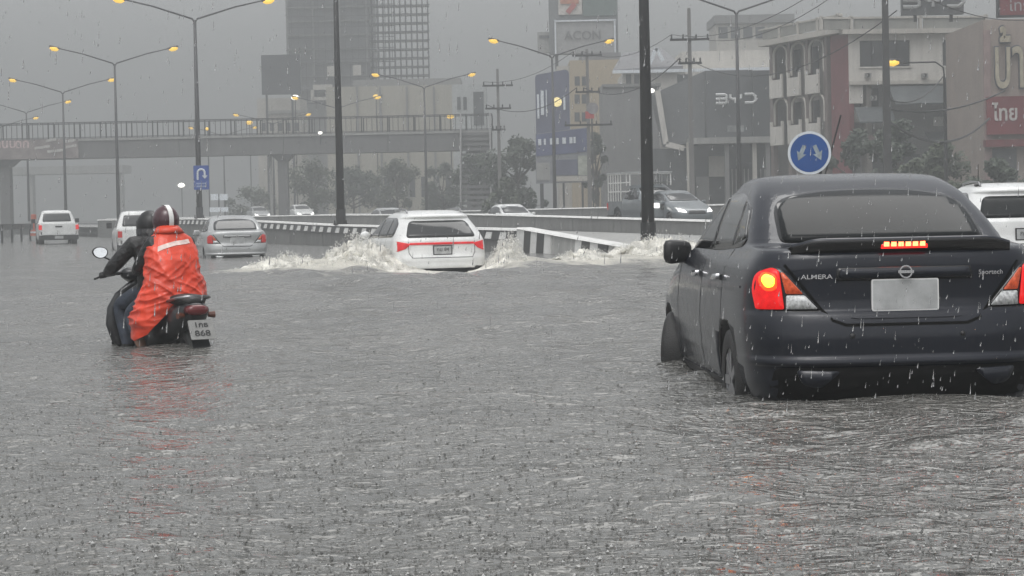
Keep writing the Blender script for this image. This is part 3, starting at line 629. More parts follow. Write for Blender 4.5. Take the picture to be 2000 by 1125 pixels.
def suv(label, paint, light='bar', glass=GLASSD, group=None, plate=True):
    t = thing('suv', label, 'car', group=group)
    S = Shell([
        (0.22, 0.80, 0.16, 4.42, 0.5, 0.8), (0.30, 0.85, 0.08, 4.5, 0.5, 0.85), (0.38, 0.90, 0.03, 4.56, 0.5, 0.9), (0.46, 0.925, 0.0, 4.6, 0.5, 0.9), (0.60, 0.94, 0.0, 4.6, 0.5, 0.95), (0.68, 0.94, 0.03, 4.58, 0.48, 0.95), (0.76, 0.94, 0.045, 4.55, 0.46, 0.95),
        (0.88, 0.932, 0.05, 4.45, 0.45, 0.95), (0.95, 0.92, 0.055, 4.2, 0.45, 0.95), (1.0, 0.90, 0.085, 3.75, 0.44, 0.9), (1.05, 0.882, 0.13, 3.45, 0.42, 0.8), (1.12, 0.85, 0.20, 3.28, 0.42, 0.7), (1.22, 0.80, 0.30, 3.02, 0.44, 0.65),
        (1.32, 0.745, 0.41, 2.78, 0.46, 0.6), (1.39, 0.705, 0.475, 2.6, 0.48, 0.6), (1.415, 0.69, 0.43, 2.53, 0.50, 0.6), (1.45, 0.665, 0.45, 2.42, 0.52, 0.6), (1.49, 0.62, 0.60, 2.25, 0.5, 0.5), (1.525, 0.54, 0.85, 2.05, 0.3, 0.3), (1.545, 0.45, 1.05, 1.85, 0.15, 0.15), (1.552, 0.2, 1.3, 1.5, 0.05, 0.05)], nexp=3.1)
    axr, axf, wz, wr = 0.98, 3.70, 0.34, 0.34
    S.body('body', paint, t, [(axr, wz, 0.39, 0.62), (axf, wz, 0.39, 0.62)], levels=48, seg=14)
    for sx in (-1, 1): wheel(t, sx*0.81, axr, wz, wr, 0.22, sx); wheel(t, sx*0.81, axf, wz, wr, 0.22, sx)
    rm = lambda x, z: (x, S.rear(x, z), z); fm = lambda x, z: (x, S.rear(x, z, True), z)
    drape('rear_window', round_poly([(-0.70, 1.015, 0.07), (0.70, 1.015, 0.07), (0.575, 1.345, 0.10), (-0.575, 1.345, 0.10)], 0.06), glass, t, rm, 0.006, 0.02, 0.07)
    drape('windscreen', round_poly([(-0.68, 1.07), (0.68, 1.07), (0.60, 1.40), (-0.60, 1.40)], 0.06), GLASSD, t, fm, 0.005, 0.015, 0.08, inward=(0, -1, 0))
    for sx in (-1, 1):
        sm = lambda y, z, sx=sx: (sx*S.side(y, z), y, z); inn = (-sx, 0, 0)
        drape('window_surround', round_poly([(3.2, 1.0), (2.62, 1.33, 0.1), (2.3, 1.42, 0.1), (0.95, 1.405, 0.2), (0.62, 1.28, 0.1), (0.52, 1.08, 0.06), (0.7, 1.02)], 0.05), GLOSSB, t, sm, 0.003, 0.014, 0.08, inn)
        for poly in ([(3.05, 1.03), (2.60, 1.30), (2.32, 1.385), (2.12, 1.39), (2.04, 1.03)], [(1.97, 1.03), (2.04, 1.39), (1.26, 1.385), (1.18, 1.04)], [(1.12, 1.04), (1.18, 1.38), (0.96, 1.37), (0.70, 1.26), (0.62, 1.07)]):
            drape('side_window', round_poly(poly, 0.03), GLASSD, t, sm, 0.008, 0.01, 0.08, inn)
        for pts in ([(3.1, 1.0), (3.1, 0.35), (2.02, 0.33), (2.01, 1.0)], [(2.0, 0.33), (1.42, 0.35), (1.16, 0.7), (1.16, 1.0)]): strip('door_gap', pts, 0.012, PLASTB, t, sm, 0.0015, 0.01, inn)
        for yh_ in (2.15, 1.28): drape('door_handle', round_poly([(yh_-0.1, 0.86), (yh_+0.1, 0.855), (yh_+0.1, 0.89), (yh_-0.1, 0.895)], 0.014), CHROME, t, sm, 0.03, 0.02, 0.08, inn)
        strip('arch_trim', [(axr+0.42*math.cos(a), wz+0.42*math.sin(a)) for a in np.linspace(0, math.pi, 15)], 0.07, PLASTB, t, sm, 0.012, 0.02, inn)
        MB().tube([(sx*0.54, 0.78, 1.50), (sx*0.55, 0.86, 1.56), (sx*0.55, 1.4, 1.578), (sx*0.53, 2.05, 1.55), (sx*0.53, 2.15, 1.48)], 0.017, 8).build('roof_rail', ALLOY, t, smooth=True)
        cx = sx*(S.side(2.95, 1.05)+0.13)
        bm = bmesh.new(); bmesh.ops.create_icosphere(bm, subdivisions=2, radius=1)
        for v in bm.verts: v.co = (cx+v.co.x*0.11, 2.98+v.co.y*0.07, 1.06+v.co.z*0.085)
        from_bm('door_mirror', bm, paint, t, smooth=True)
        q = lambda pts: [(sx*a, b) for a, b in pts] if sx > 0 else [(sx*a, b) for a, b in reversed(pts)]
        if light == 'bar':
            drape('tail_light', q(round_poly([(0.62, 0.895), (0.90, 0.955), (0.915, 0.80), (0.87, 0.745), (0.72, 0.80)], 0.02)), REDMID, t, rm, 0.012, 0.02, 0.06)
        else:
            drape('tail_light', q(round_poly([(0.70, 0.72), (0.90, 0.72), (0.90, 0.95), (0.78, 0.97)], 0.02)), REDL, t, rm, 0.012, 0.02, 0.06)
        drape('headlight', q(round_poly([(0.5, 0.80), (0.82, 0.82), (0.82, 0.90), (0.5, 0.88)], 0.02)), CLEARL, t, fm, 0.008, 0.02, 0.06, inward=(0, -1, 0))
        drape('bumper_vent', q(round_poly([(0.62, 0.36), (0.84, 0.37), (0.82, 0.44), (0.66, 0.45)], 0.02)), PLASTB, t, rm, 0.006, 0.02, 0.06)
    if light == 'bar': drape('light_bar', round_poly([(-0.64, 0.875), (0.64, 0.875), (0.64, 0.918), (-0.64, 0.918)], 0.01), REDMID, t, rm, 0.014, 0.02, 0.06)
    drape('lower_bumper', round_poly([(-0.74, 0.225), (0.74, 0.225), (0.68, 0.41), (-0.68, 0.41)], 0.03), UNDER, t, rm, 0.006, 0.02, 0.07)
    strip('tailgate_gap', [(-0.66, 0.98), (-0.66, 0.72), (-0.6, 0.62), (0.6, 0.62), (0.66, 0.72), (0.66, 0.98)], 0.012, PLASTB, t, rm, 0.002, 0.01)
    strip('bumper_crease', [(-0.86, 0.56), (0.86, 0.56)], 0.02, paint, t, rm, 0.008, 0.015)
    if plate:
        yp = S.rear(0, 0.76) - 0.015
        pl = MB().box(-0.17, yp-0.01, 0.69, 0.17, yp+0.03, 0.84).build('number_plate', PLATEW, t)
        MB().box(-0.19, yp-0.006, 0.672, 0.19, yp+0.025, 0.858).build('plate_frame', PLASTB, pl)
        lettering('lettering', 'กม 84', 0.10, BLACKP, t, (0, yp-0.013, 0.775), extrude=0.002)
    return t

def pickup(label, paint, group=None, tail=True):
    t = thing('pickup_truck', label, 'pickup', group=group)
    # cab as a stacked shell, bed as an open tray behind it
    S = Shell([(0.35, 0.86, 1.62, 5.1, 0.1, 0.6), (0.5, 0.90, 1.6, 5.2, 0.1, 0.7), (0.8, 0.915, 1.6, 5.2, 0.1, 0.8), (1.0, 0.91, 1.6, 5.1, 0.1, 0.8), (1.1, 0.89, 1.6, 4.4, 0.1, 0.8), (1.16, 0.87, 1.61, 3.9, 0.1, 0.7), (1.3, 0.83, 1.66, 3.6, 0.12, 0.6), (1.5, 0.76, 1.74, 3.25, 0.14, 0.5), (1.64, 0.70, 1.80, 2.95, 0.16, 0.5), (1.71, 0.66, 1.86, 2.8, 0.2, 0.5), (1.75, 0.58, 1.98, 2.65, 0.2, 0.3), (1.77, 0.36, 2.15, 2.5, 0.1, 0.1)], nexp=4)
    axr, axf, wz, wr = 1.15, 4.2, 0.37, 0.37
    S.body('cab', paint, t, [(axf, wz, 0.43, 0.6)], levels=34, seg=12)
    for sx in (-1, 1): wheel(t, sx*0.77, axr, wz, wr, 0.24, sx); wheel(t, sx*0.77, axf, wz, wr, 0.24, sx)
    rm = lambda x, z: (x, S.rear(x, z), z); fm = lambda x, z: (x, S.rear(x, z, True), z)
    drape('rear_window', round_poly([(-0.68, 1.22), (0.68, 1.22), (0.60, 1.62), (-0.60, 1.62)], 0.06), GLASSD, t, rm, 0.006, 0.02, 0.1)
    drape('windscreen', round_poly([(-0.7, 1.18), (0.7, 1.18), (0.6, 1.64), (-0.6, 1.64)], 0.06), GLASSD, t, fm, 0.006, 0.02, 0.1, inward=(0, -1, 0))
    for sx in (-1, 1):
        sm = lambda y, z, sx=sx: (sx*S.side(y, z), y, z); inn = (-sx, 0, 0)
        for poly in ([(3.5, 1.18), (3.1, 1.60), (2.65, 1.62), (2.6, 1.18)], [(2.52, 1.18), (2.55, 1.62), (1.98, 1.6), (1.85, 1.2)]): drape('side_window', round_poly(poly, 0.04), GLASSD, t, sm, 0.006, 0.015, 0.1, inn)
        mb = MB(); o_ = sx*0.905; i_ = sx*0.84
        pr = [(0.02, 0.58), (0.70, 0.58), (0.78, 0.80), (1.15, 0.92), (1.52, 0.80), (1.60, 0.58), (1.60, 1.12), (0.02, 1.12)]
        n = len(pr); mb.add([(o_, y, z) for y, z in pr] + [(i_, y, z) for y, z in pr], [tuple(range(n)), tuple(reversed(range(n, 2*n)))] + [(i, (i+1) % n, (i+1) % n+n, i+n) for i in range(n)])
        mb.build('bed_side', paint, t)
        tl = MB().box(sx*0.93, -0.03, 0.78, sx*0.78, 0.05, 1.06).build('tail_light', REDLIT if tail else REDL, t)
        MB().box(sx*0.935, -0.034, 0.78, sx*0.775, 0.03, 0.84).build('clear_lens', CLEARL, tl)
        MB().box(sx*(0.95), 3.12, 1.16, sx*1.14, 3.26, 1.36).build('door_mirror', PLASTB, t)
    MB().prism(round_poly([(-0.775, 0.60), (0.775, 0.60), (0.775, 1.11), (-0.775, 1.11)], 0.03), -0.02, 0.05).build('tailgate', paint, t)
    MB().box(-0.16, -0.035, 0.95, 0.16, 0.0, 1.02).build('tailgate_handle', PLASTB, t)
    MB().box(-0.84, 0.05, 0.56, 0.84, 1.6, 0.62).build('bed_floor', paint, t)
    bm_ = MB().prism(round_poly([(-0.90, 0.36), (0.90, 0.36), (0.92, 0.57), (-0.92, 0.57)], 0.04), -0.12, 0.04).build('rear_bumper', PLASTB, t)
    MB().box(-0.20, -0.135, 0.42, 0.20, -0.10, 0.54).build('number_plate', PLATEW, t)
    MB().box(-0.5, 0.2, 0.35, 0.5, 4.9, 0.5).build('chassis', STEELD, t)
    return t

DARKBLUE = wetpaint('dark_blue_paint', (0.004, 0.0065, 0.014), 0.1, 0.4, drops=0.16, dscale=110)
WHITECAR = wetpaint('white_paint_car', (0.78, 0.79, 0.78), 0.0, 0.3, drops=0.2)
SILVER = wetpaint('silver_paint', (0.42, 0.43, 0.43), 0.3, 0.3, drops=0.2)
GREYCAR = wetpaint('grey_paint', (0.18, 0.20, 0.21), 0.3, 0.3, drops=0.2)
place(sedan('dark blue sedan with lit brake lights and boot spoiler, nearest car at right', DARKBLUE, steer=-R(22)), 2.12, 12.35, -0.25, -3.4)
place(suv('white car with red light bar throwing up spray in the flood', WHITECAR), SUVX - 0.05, SUVY, -0.42, -14.0)
place(sedan('silver sedan wading ahead, left of the striped barrier', SILVER, GLASSD, detail=False, lit=None), *onwater(465, 503).xy, -0.36, -12)
place(pickup('white pickup at far left with red tail lights, ahead of everyone', WHITECAR), *onwater(116, 477).xy, -0.15, -14)
place(pickup('white pickup partly hidden behind the two scooter riders', WHITECAR, tail=False), *onwater(284, 489).xy, -0.38, -13)
rs = place(suv('white car with roof aerial half hidden behind the dark sedan', WHITECAR, light='plain', glass=GLASSF), 7.75, 34.5, -0.20, -1)
MB().tube([(-0.55, 0.9, 1.49), (-0.55, 0.86, 1.84)], [0.008, 0.004], 6).build('aerial', STEELD, rs)
MB().box(-0.59, 0.86, 1.48, -0.51, 0.98, 1.535).build('aerial_base', PLASTB, rs)
# oncoming traffic beyond the parapet
ON = 163.3
def oncoming(kind, label, paint, px, d, **k):
    p = Wp(px, 415, d); o = kind(label, paint, **k); place(o, p.x, d, zopp(d) + 0.01, ON); return o
oncoming(sedan, 'grey sedan with headlights on beyond the parapet, beside the tall near lamp post', GREYCAR, 1283, 92, glass_rear=GLASSD, detail=False, lit=None, front_lit=True)
oncoming(sedan, 'white oncoming car beside the bridge pier, headlights on', WHITECAR, 578, 196, glass_rear=GLASSD, detail=False, lit=None, front_lit=True)
oncoming(sedan, 'hazy pale oncoming car left of the bridge pier', SILVER, 497, 214, glass_rear=GLASSD, detail=False, lit=None, front_lit=True)
oncoming(sedan, 'pale car roof showing over the parapet between lamp post and white car', SILVER, 742, 124, glass_rear=GLASSD, detail=False, lit=None)
oncoming(sedan, 'pale car roof showing over the parapet right of the white car', WHITECAR, 972, 108, glass_rear=GLASSD, detail=False, lit=None)
tk = oncoming(pickup, 'oncoming blue-grey pickup with tall white cage over its bed', GREYCAR, 1228, 94, tail=False)
for sx in (-1, 1):
    for i in range(6):
        y = 0.05 + i*0.3; MB().beam((sx*0.88, y, 1.1), (sx*0.88, y, 2.22), 0.04, 0.04).build('cage_bar', WHITEP, tk)
    for z in (1.5, 1.85, 2.2): MB().beam((sx*0.88, 0.03, z), (sx*0.88, 2.6, z), 0.035, 0.05).build('cage_rail', WHITEP, tk)
    for y in (2.2, 2.6): MB().beam((sx*0.86, y, 1.72), (sx*0.86, y, 2.2), 0.04, 0.04).build('cage_bar', WHITEP, tk)
    MB().box(sx*0.62, 5.16, 0.82, sx*0.86, 5.23, 1.0).build('headlight', HEADL, tk)
MB().beam((-0.88, 2.6, 2.2), (0.88, 2.6, 2.2), 0.04, 0.06).build('cage_rail', WHITEP, tk)
MB().box(-0.92, -0.02, 2.22, 0.92, 2.65, 2.27).build('cage_roof', mat('pale_tarp', (0.45, 0.46, 0.46), 0.5), tk)
MB().box(-0.55, 5.17, 0.75, 0.55, 5.22, 0.98).build('grille', PLASTB, tk)
# ------------------------------------------------------------------ scooter and riders
BX, BY, BZ, BH = -2.775, 18.9, -0.38, -30
MAROON = mat('maroon_paint', (0.055, 0.010, 0.014), 0.18, var=0.1, coat=0.6)
SCOOT = mat('scooter_plastic', (0.012, 0.013, 0.015), 0.28, var=0.1, scale=8, coat=0.3)
def loft(name, rings, m, parent, smooth=True, cap=True):
    n = len(rings[0]); vs = [p for r in rings for p in r]
    fs = [(i*n+j, i*n+(j+1) % n, (i+1)*n+(j+1) % n, (i+1)*n+j) for i in range(len(rings)-1) for j in range(n)]
    if cap: fs += [tuple(reversed(range(n))), tuple(range((len(rings)-1)*n, len(rings)*n))]
    o = mesh_obj(name, vs, fs, m, parent, smooth)
    bm = bmesh.new(); bm.from_mesh(o.data); bmesh.ops.recalc_face_normals(bm, faces=bm.faces); bm.to_mesh(o.data); bm.free(); return o
def sup(cx, cy_, cz, rx, rz, n=20, e=2.6, ax='y'):
    out = []
    for k in range(n):
        a = 2*math.pi*k/n; c, s_ = math.cos(a), math.sin(a)
        u_ = rx*abs(c)**(2/e)*(1 if c >= 0 else -1); w = rz*abs(s_)**(2/e)*(1 if s_ >= 0 else -1)
        out.append((cx+u_, cy_, cz+w) if ax == 'y' else (cx+u_, cy_+w, cz))
    return out
sc = thing('scooter', 'black scooter carrying two riders through the flood', 'scooter'); place(sc, BX, BY, BZ, BH)
for y in (-0.24, 1.02):
    we = link(bpy.data.objects.new('wheel', None), sc); we.location = (0, y, 0.275)
    MB().lathe([(0.19, -0.045), (0.25, -0.05), (0.275, -0.02), (0.275, 0.02), (0.25, 0.05), (0.19, 0.045)], 30).build('tyre', RUBBER, we, smooth=True)
    mb = MB().lathe([(0.20, -0.04), (0.185, -0.02), (0.185, 0.02), (0.20, 0.04)], 30)
    for k in range(6):
        a = k*math.pi/3; mb.beam((0, 0, 0), (0, 0.19*math.cos(a), 0.19*math.sin(a)), 0.02, 0.03, up=(1, 0, 0))
    mb.build('rim', ALLOY, we)
loft('tail_body', [sup(0, y, z, rx, rz) for y, z, rx, rz in ((-0.50, 0.70, 0.05, 0.04), (-0.44, 0.68, 0.11, 0.09), (-0.25, 0.62, 0.15, 0.14), (0.0, 0.58, 0.155, 0.17), (0.25, 0.52, 0.15, 0.18), (0.42, 0.46, 0.12, 0.15))], SCOOT, sc)
loft('seat', [sup(0, y, z, rx, rz) for y, z, rx, rz in ((-0.46, 0.765, 0.06, 0.02), (-0.40, 0.78, 0.115, 0.045), (-0.15, 0.78, 0.135, 0.05), (0.1, 0.765, 0.135, 0.045), (0.3, 0.745, 0.12, 0.045), (0.5, 0.735, 0.08, 0.03))], RUBBER, sc)
loft('floorboard', [sup(0, y, 0.34, rx, 0.05) for y, rx in ((0.35, 0.12), (0.45, 0.17), (0.7, 0.18), (0.78, 0.15))], SCOOT, sc)
loft('leg_shield', [sup(0, y, z, rx, 0.045, ax='z') for y, z, rx in ((0.74, 0.33, 0.18), (0.76, 0.42, 0.27), (0.78, 0.56, 0.31), (0.79, 0.70, 0.29), (0.78, 0.82, 0.22), (0.76, 0.90, 0.12))], SCOOT, sc)
loft('front_apron', [sup(0, y, z, rx, 0.07, ax='z') for y, z, rx in ((0.86, 0.40, 0.05), (0.88, 0.55, 0.12), (0.87, 0.72, 0.16), (0.84, 0.86, 0.12), (0.80, 0.93, 0.06))], SCOOT, sc)
loft('front_mudguard', [sup(0, 1.02+0.30*math.cos(a), 0.28+0.30*math.sin(a), 0.07, 0.02) for a in np.linspace(0.1, 2.6, 10)], SCOOT, sc)
loft('handlebar_cowl', [sup(0, y, z, rx, rz) for y, z, rx, rz in ((0.72, 0.97, 0.06, 0.03), (0.76, 0.985, 0.16, 0.055), (0.84, 0.98, 0.15, 0.06), (0.92, 0.95, 0.08, 0.05))], SCOOT, sc)
MB().tube([(0, 0.80, 0.4), (0, 0.77, 0.95)], 0.03).build('steering_column', STEELD, sc)
for sx in (-1, 1):
    MB().tube([(0, 0.78, 0.965), (sx*0.15, 0.79, 0.985), (sx*0.24, 0.75, 0.985)], 0.014).build('handlebar', STEELD, sc, smooth=True)
    MB().tube([(sx*0.23, 0.755, 0.985), (sx*0.37, 0.70, 0.97)], 0.019, 10).build('grip', RUBBER, sc, smooth=True)
    MB().tube([(sx*0.20, 0.83, 0.985), (sx*0.30, 0.82, 0.972), (sx*0.41, 0.74, 0.945)], [0.007, 0.006, 0.011], 6).build('brake_lever', PLASTB, sc)
    mr = MB().tube([(sx*0.21, 0.79, 0.995), (sx*0.215, 0.79, 1.05), (sx*0.25, 0.785, 1.10), (sx*0.31, 0.775, 1.125)], 0.007, 8).build('mirror_stem', STEELD, sc, smooth=True)
    cx, cy_, cz = sx*0.345, 0.77, 1.165
    ring = lambda k_, y: [(cx + k_*0.062*math.cos(a)*(1+0.12*math.sin(a)), cy_+y + sx*0.32*k_*0.062*math.cos(a) + 0.16*k_*0.05*math.sin(a), cz + k_*0.05*math.sin(a)) for a in np.linspace(0, 6.283, 21)[:-1]]
    hd = loft('mirror_housing', [ring(1, 0), ring(1.0, 0.012), ring(0.75, 0.035), ring(0.3, 0.045)], PLASTB, sc)
    loft('mirror_glass', [ring(0.86, -0.004), ring(0.86, 0.004)], MIRRORG, hd, smooth=False)
    MB().tube([(sx*0.13, -0.05, 0.32), (sx*0.24, -0.05, 0.32)], 0.014, 8).build('foot_peg', RUBBER, sc)
    MB().tube([(sx*0.105, -0.46, 0.66), (sx*0.16, -0.47, 0.66)], [0.02, 0.028], 8).build('indicator', mat('smoked_amber', (0.10, 0.03, 0.015), 0.2, var=0), sc)
MB().tube([(0.12, 0.1, 0.3), (0.17, -0.1, 0.3), (0.17, -0.5, 0.36)], [0.03, 0.05, 0.055], 12).build('exhaust', STEELD, sc, smooth=True)
loft('tail_light', [sup(0, y, z, rx, rz) for y, z, rx, rz in ((-0.535, 0.70, 0.05, 0.02), (-0.52, 0.70, 0.09, 0.04), (-0.45, 0.70, 0.10, 0.05))], mat('unlit_red_lens', (0.12, 0.008, 0.01), 0.15, var=0, coat=0.5), sc)
loft('grab_rail', [sup(x, y, z, 0.012, 0.012, 8) for x, y, z in ((-0.14, -0.2, 0.77), (-0.14, -0.42, 0.80), (-0.08, -0.52, 0.81), (0.08, -0.52, 0.81), (0.14, -0.42, 0.80), (0.14, -0.2, 0.77))], ALLOY, sc)
hug = MB(); hug.add([(-0.07, -0.44, 0.62), (0.07, -0.44, 0.62), (0.075, -0.62, 0.34), (-0.075, -0.62, 0.34), (-0.07, -0.42, 0.61), (0.07, -0.42, 0.61), (0.07, -0.59, 0.33), (-0.07, -0.59, 0.33)], [(0, 1, 2, 3), (7, 6, 5, 4), (0, 4, 5, 1), (1, 5, 6, 2), (2, 6, 7, 3), (3, 7, 4, 0)])
hug.build('rear_mudguard', SCOOT, sc)
pe = link(bpy.data.objects.new('number_plate', None), sc); pe.location = (0.0, -0.575, 0.545); pe.rotation_euler = (R(-27), 0, 0)
MB().prism(round_poly([(-0.105, -0.085), (0.105, -0.085), (0.105, 0.085), (-0.105, 0.085)], 0.012), -0.004, 0.004).build('plate', mat('scooter_plate', (0.27, 0.27, 0.26), 0.35, var=0.1, scale=20), pe)
lettering('lettering', '1กธ', 0.062, BLACKP, pe, (0, -0.0065, 0.04), extrude=0.001, bold=0.001, sx=1.2)
lettering('lettering', '868', 0.07, BLACKP, pe, (0, -0.0065, -0.035), extrude=0.001, bold=0.001, sx=1.3)

def skin_body(name, joints, edges, m, parent, root=0, sub=2):
    """one continuous body grown round a jointed skeleton"""
    me_ = bpy.data.meshes.new(name); me_.from_pydata([j[:3] for j in joints], edges, [])
    o = link(bpy.data.objects.new(name, me_), parent)
    md = o.modifiers.new('skin', 'SKIN')
    if not me_.skin_vertices: bpy.ops.object.select_all(action='DESELECT')
    sv = me_.skin_vertices[0].data
    for i, j in enumerate(joints): sv[i].radius = (j[3], j[4] if len(j) > 4 else j[3])
    sv[root].use_root = True
    s2 = o.modifiers.new('sub', 'SUBSURF'); s2.levels = sub; s2.render_levels = sub
    bpy.context.view_layer.update(); bake(o); o.data.materials.clear()
    for k in (m if isinstance(m, (list, tuple)) else [m]): o.data.materials.append(k)
    o.data.polygons.foreach_set('use_smooth', [True]*len(o.data.polygons)); return o
JACKET = mat('black_jacket', (0.012, 0.012, 0.013), 0.42, var=0.4, scale=9, bump=0.9, bscale=22)
JEANS = mat('wet_jeans', (0.035, 0.045, 0.065), 0.7, var=0.3, scale=14, bump=0.4, bscale=80)
SKIN = mat('skin', (0.36, 0.20, 0.14), 0.45, var=0.1)
PONCHO = mat('orange_poncho', (0.68, 0.056, 0.02), 0.36, var=0.2, scale=5, bump=0.25, bscale=14, coat=0.35, spec=0.4)
def fingers(mb_name, hand, aim, parent, m, sx):
    """five curled fingers round a grip"""
    mb = MB(); h = Vector(hand); a = Vector(aim).normalized(); side = Vector((sx*0.93, -0.33, -0.1)).normalized(); dn = Vector((0, 0, -1))
    for i, L_ in enumerate((0.038, 0.043, 0.041, 0.033)):
        b = h + a*0.03 + side*(0.012 + 0.019*(i-1.2)) + dn*0.002
        mb.tube([b - a*0.02, b + a*L_*0.7 + dn*0.004, b + a*L_*0.95 + dn*0.026, b + a*L_*0.5 + dn*0.045], [0.011, 0.010, 0.009, 0.007], 6)
    mb.tube([h - side*0.02 - a*0.01, h - side*0.035 + a*0.02 + dn*0.02, h - side*0.02 + a*0.035 + dn*0.04], [0.012, 0.011, 0.008], 6)
    return mb.build(mb_name, m, parent, smooth=True)
def rider(label, J, mats, split_z):
    p = thing('person', label, 'person'); place(p, BX, BY, BZ, BH)
    names = list(J); ix = {n: i for i, n in enumerate(names)}
    E = [('pelvis', 'waist'), ('waist', 'chest'), ('chest', 'neck'), ('neck', 'head'), ('head', 'crown')]
    for s in 'LR': E += [('chest', 'sh'+s), ('sh'+s, 'el'+s), ('el'+s, 'wr'+s), ('wr'+s, 'ha'+s), ('pelvis', 'hip'+s), ('hip'+s, 'kn'+s), ('kn'+s, 'an'+s), ('an'+s, 'toe'+s)]
    b = skin_body('body', [J[n] for n in names], [(ix[a], ix[c]) for a, c in E], mats, p, ix['pelvis'])
    for f in b.data.polygons: f.material_index = split_z(f.center)
    return p, b
def mirrored(d_):
    out = {}
    for k, v in d_.items():
        if k.endswith('*'): out[k[:-1]+'L'] = (-v[0], *v[1:]); out[k[:-1]+'R'] = v
        else: out[k] = v
    return out
J1 = mirrored({'pelvis': (0, 0.36, 0.86, 0.15, 0.12), 'waist': (0, 0.40, 1.03, 0.145, 0.11), 'chest': (0, 0.44, 1.18, 0.165, 0.12), 'neck': (0, 0.47, 1.285, 0.06), 'head': (0, 0.495, 1.365, 0.085, 0.095), 'crown': (0, 0.50, 1.43, 0.06),
    'sh*': (0.185, 0.44, 1.225, 0.08), 'el*': (0.335, 0.545, 1.03, 0.062), 'wr*': (0.315, 0.69, 1.0, 0.04), 'ha*': (0.305, 0.745, 0.995, 0.035),
    'hip*': (0.10, 0.40, 0.83, 0.10), 'kn*': (0.205, 0.72, 0.72, 0.073), 'an*': (0.185, 0.60, 0.36, 0.045), 'toe*': (0.20, 0.76, 0.33, 0.04)})
p1, b1 = rider('driver of the scooter in black hooded rain jacket and jeans', J1, [JACKET, JEANS, RUBBER], lambda c: (0 if (c.z > 0.86 or c.y < 0.3) else (2 if c.z < 0.40 else 1)))
for sx in (-1, 1): fingers('fingers', (sx*0.305, 0.735, 1.0), (0, 1, 0), p1, JACKET, sx)
def helmet(parent, c, m, r, stripe=None, name='helmet'):
    bm = bmesh.new(); bmesh.ops.create_uvsphere(bm, u_segments=32, v_segments=20, radius=1)
    bmesh.ops.delete(bm, geom=[v for v in bm.verts if v.co.z < -0.72], context='VERTS')
    for v in bm.verts:
        k = 1.0 + 0.06*max(0, -v.co.z)
        v.co = (c[0]+v.co.x*r*0.94*k, c[1]+v.co.y*r*1.12, c[2]+v.co.z*r*1.08)
    be = [e for e in bm.edges if e.is_boundary]; rr = bmesh.ops.extrude_edge_only(bm, edges=be)
    for v in [g for g in rr['geom'] if isinstance(g, bmesh.types.BMVert)]: v.co = Vector(c) + (v.co-Vector(c))*0.86
    h = from_bm(name, bm, m, parent, smooth=True)
    if stripe:
        vs = []; fs = []
        for i, a in enumerate(np.linspace(-0.5, math.pi*0.93, 26)):
            for x in (-0.02, 0.02):
                yy = -math.cos(a); zz = math.sin(a); vs.append((c[0]+x, c[1]+yy*r*1.12*1.012, c[2]+zz*r*1.08*1.012))
        for i in range(25): fs.append((2*i, 2*i+1, 2*i+3, 2*i+2))
        mesh_obj('stripe', vs, fs, stripe, h, smooth=True)
    vis = []
    vf = []
    for i, a in enumerate(np.linspace(R(25), R(155), 15)):
        for z in (-0.45, -0.1, 0.3):
            q = math.sqrt(1-z*z); vis.append((c[0]+math.cos(a)*q*r*0.97, c[1]+math.sin(a)*q*r*1.16, c[2]+z*r*1.08))
    for i in range(14):
        for k_ in range(2): vf.append((i*3+k_, i*3+3+k_, i*3+4+k_, i*3+1+k_))
    mesh_obj('visor', vis, vf, GLASSD, h, smooth=True)
    return h
helmet(p1, (0, 0.495, 1.385), mat('black_helmet', (0.010, 0.010, 0.011), 0.4, var=0.2, scale=12), 0.118)
# hood bunched round the driver's neck
loft('hood', [sup(0, 0.465+dy, z, rx, ry, 20, 2.2, 'z') for dy, z, rx, ry in ((-0.03, 1.20, 0.15, 0.115), (-0.02, 1.25, 0.128, 0.115), (0.005, 1.31, 0.122, 0.13), (0.02, 1.36, 0.12, 0.128))], JACKET, p1)
J2 = mirrored({'pelvis': (0, -0.02, 0.88, 0.15, 0.12), 'waist': (0, 0.0, 1.02, 0.14, 0.11), 'chest': (0, 0.06, 1.18, 0.155, 0.115), 'neck': (0, 0.11, 1.32, 0.055), 'head': (0, 0.14, 1.40, 0.08, 0.09), 'crown': (0, 0.145, 1.47, 0.06),
    'sh*': (0.165, 0.06, 1.235, 0.07), 'el*': (0.235, 0.20, 1.03, 0.05), 'wr*': (0.19, 0.36, 1.0, 0.036), 'ha*': (0.13, 0.42, 1.0, 0.032),
    'hip*': (0.105, 0.0, 0.85, 0.10), 'kn*': (0.255, 0.36, 0.66, 0.068), 'an*': (0.225, 0.12, 0.345, 0.04), 'toe*': (0.25, 0.27, 0.33, 0.036)})
p2, b2 = rider('passenger in orange-red rain poncho and maroon helmet with white stripe', J2, [JACKET, JEANS, SKIN], lambda c: (0 if c.z > 0.86 else (2 if c.z < 0.50 else 1)))
helmet(p2, (0, 0.14, 1.425), mat('maroon_helmet', (0.050, 0.010, 0.016), 0.15, var=0.1, coat=0.8), 0.116, stripe=WHITEP)
MB().lathe([(0.016, 0.0), (0.016, 0.006), (0.009, 0.006)], 12, 'X', (-0.113, 0.12, 1.355)).build('helmet_stud', CHROME, p2)
def zb(th):   # height of the poncho's hem round the body (0 right, 90 front, 180 left, 270 back)
    return float(np.interp(th % 360, [0, 40, 90, 120, 150, 180, 205, 235, 270, 300, 330, 360], [0.72, 0.80, 0.86, 0.68, 0.49, 0.445, 0.50, 0.65, 0.75, 0.765, 0.74, 0.72]))
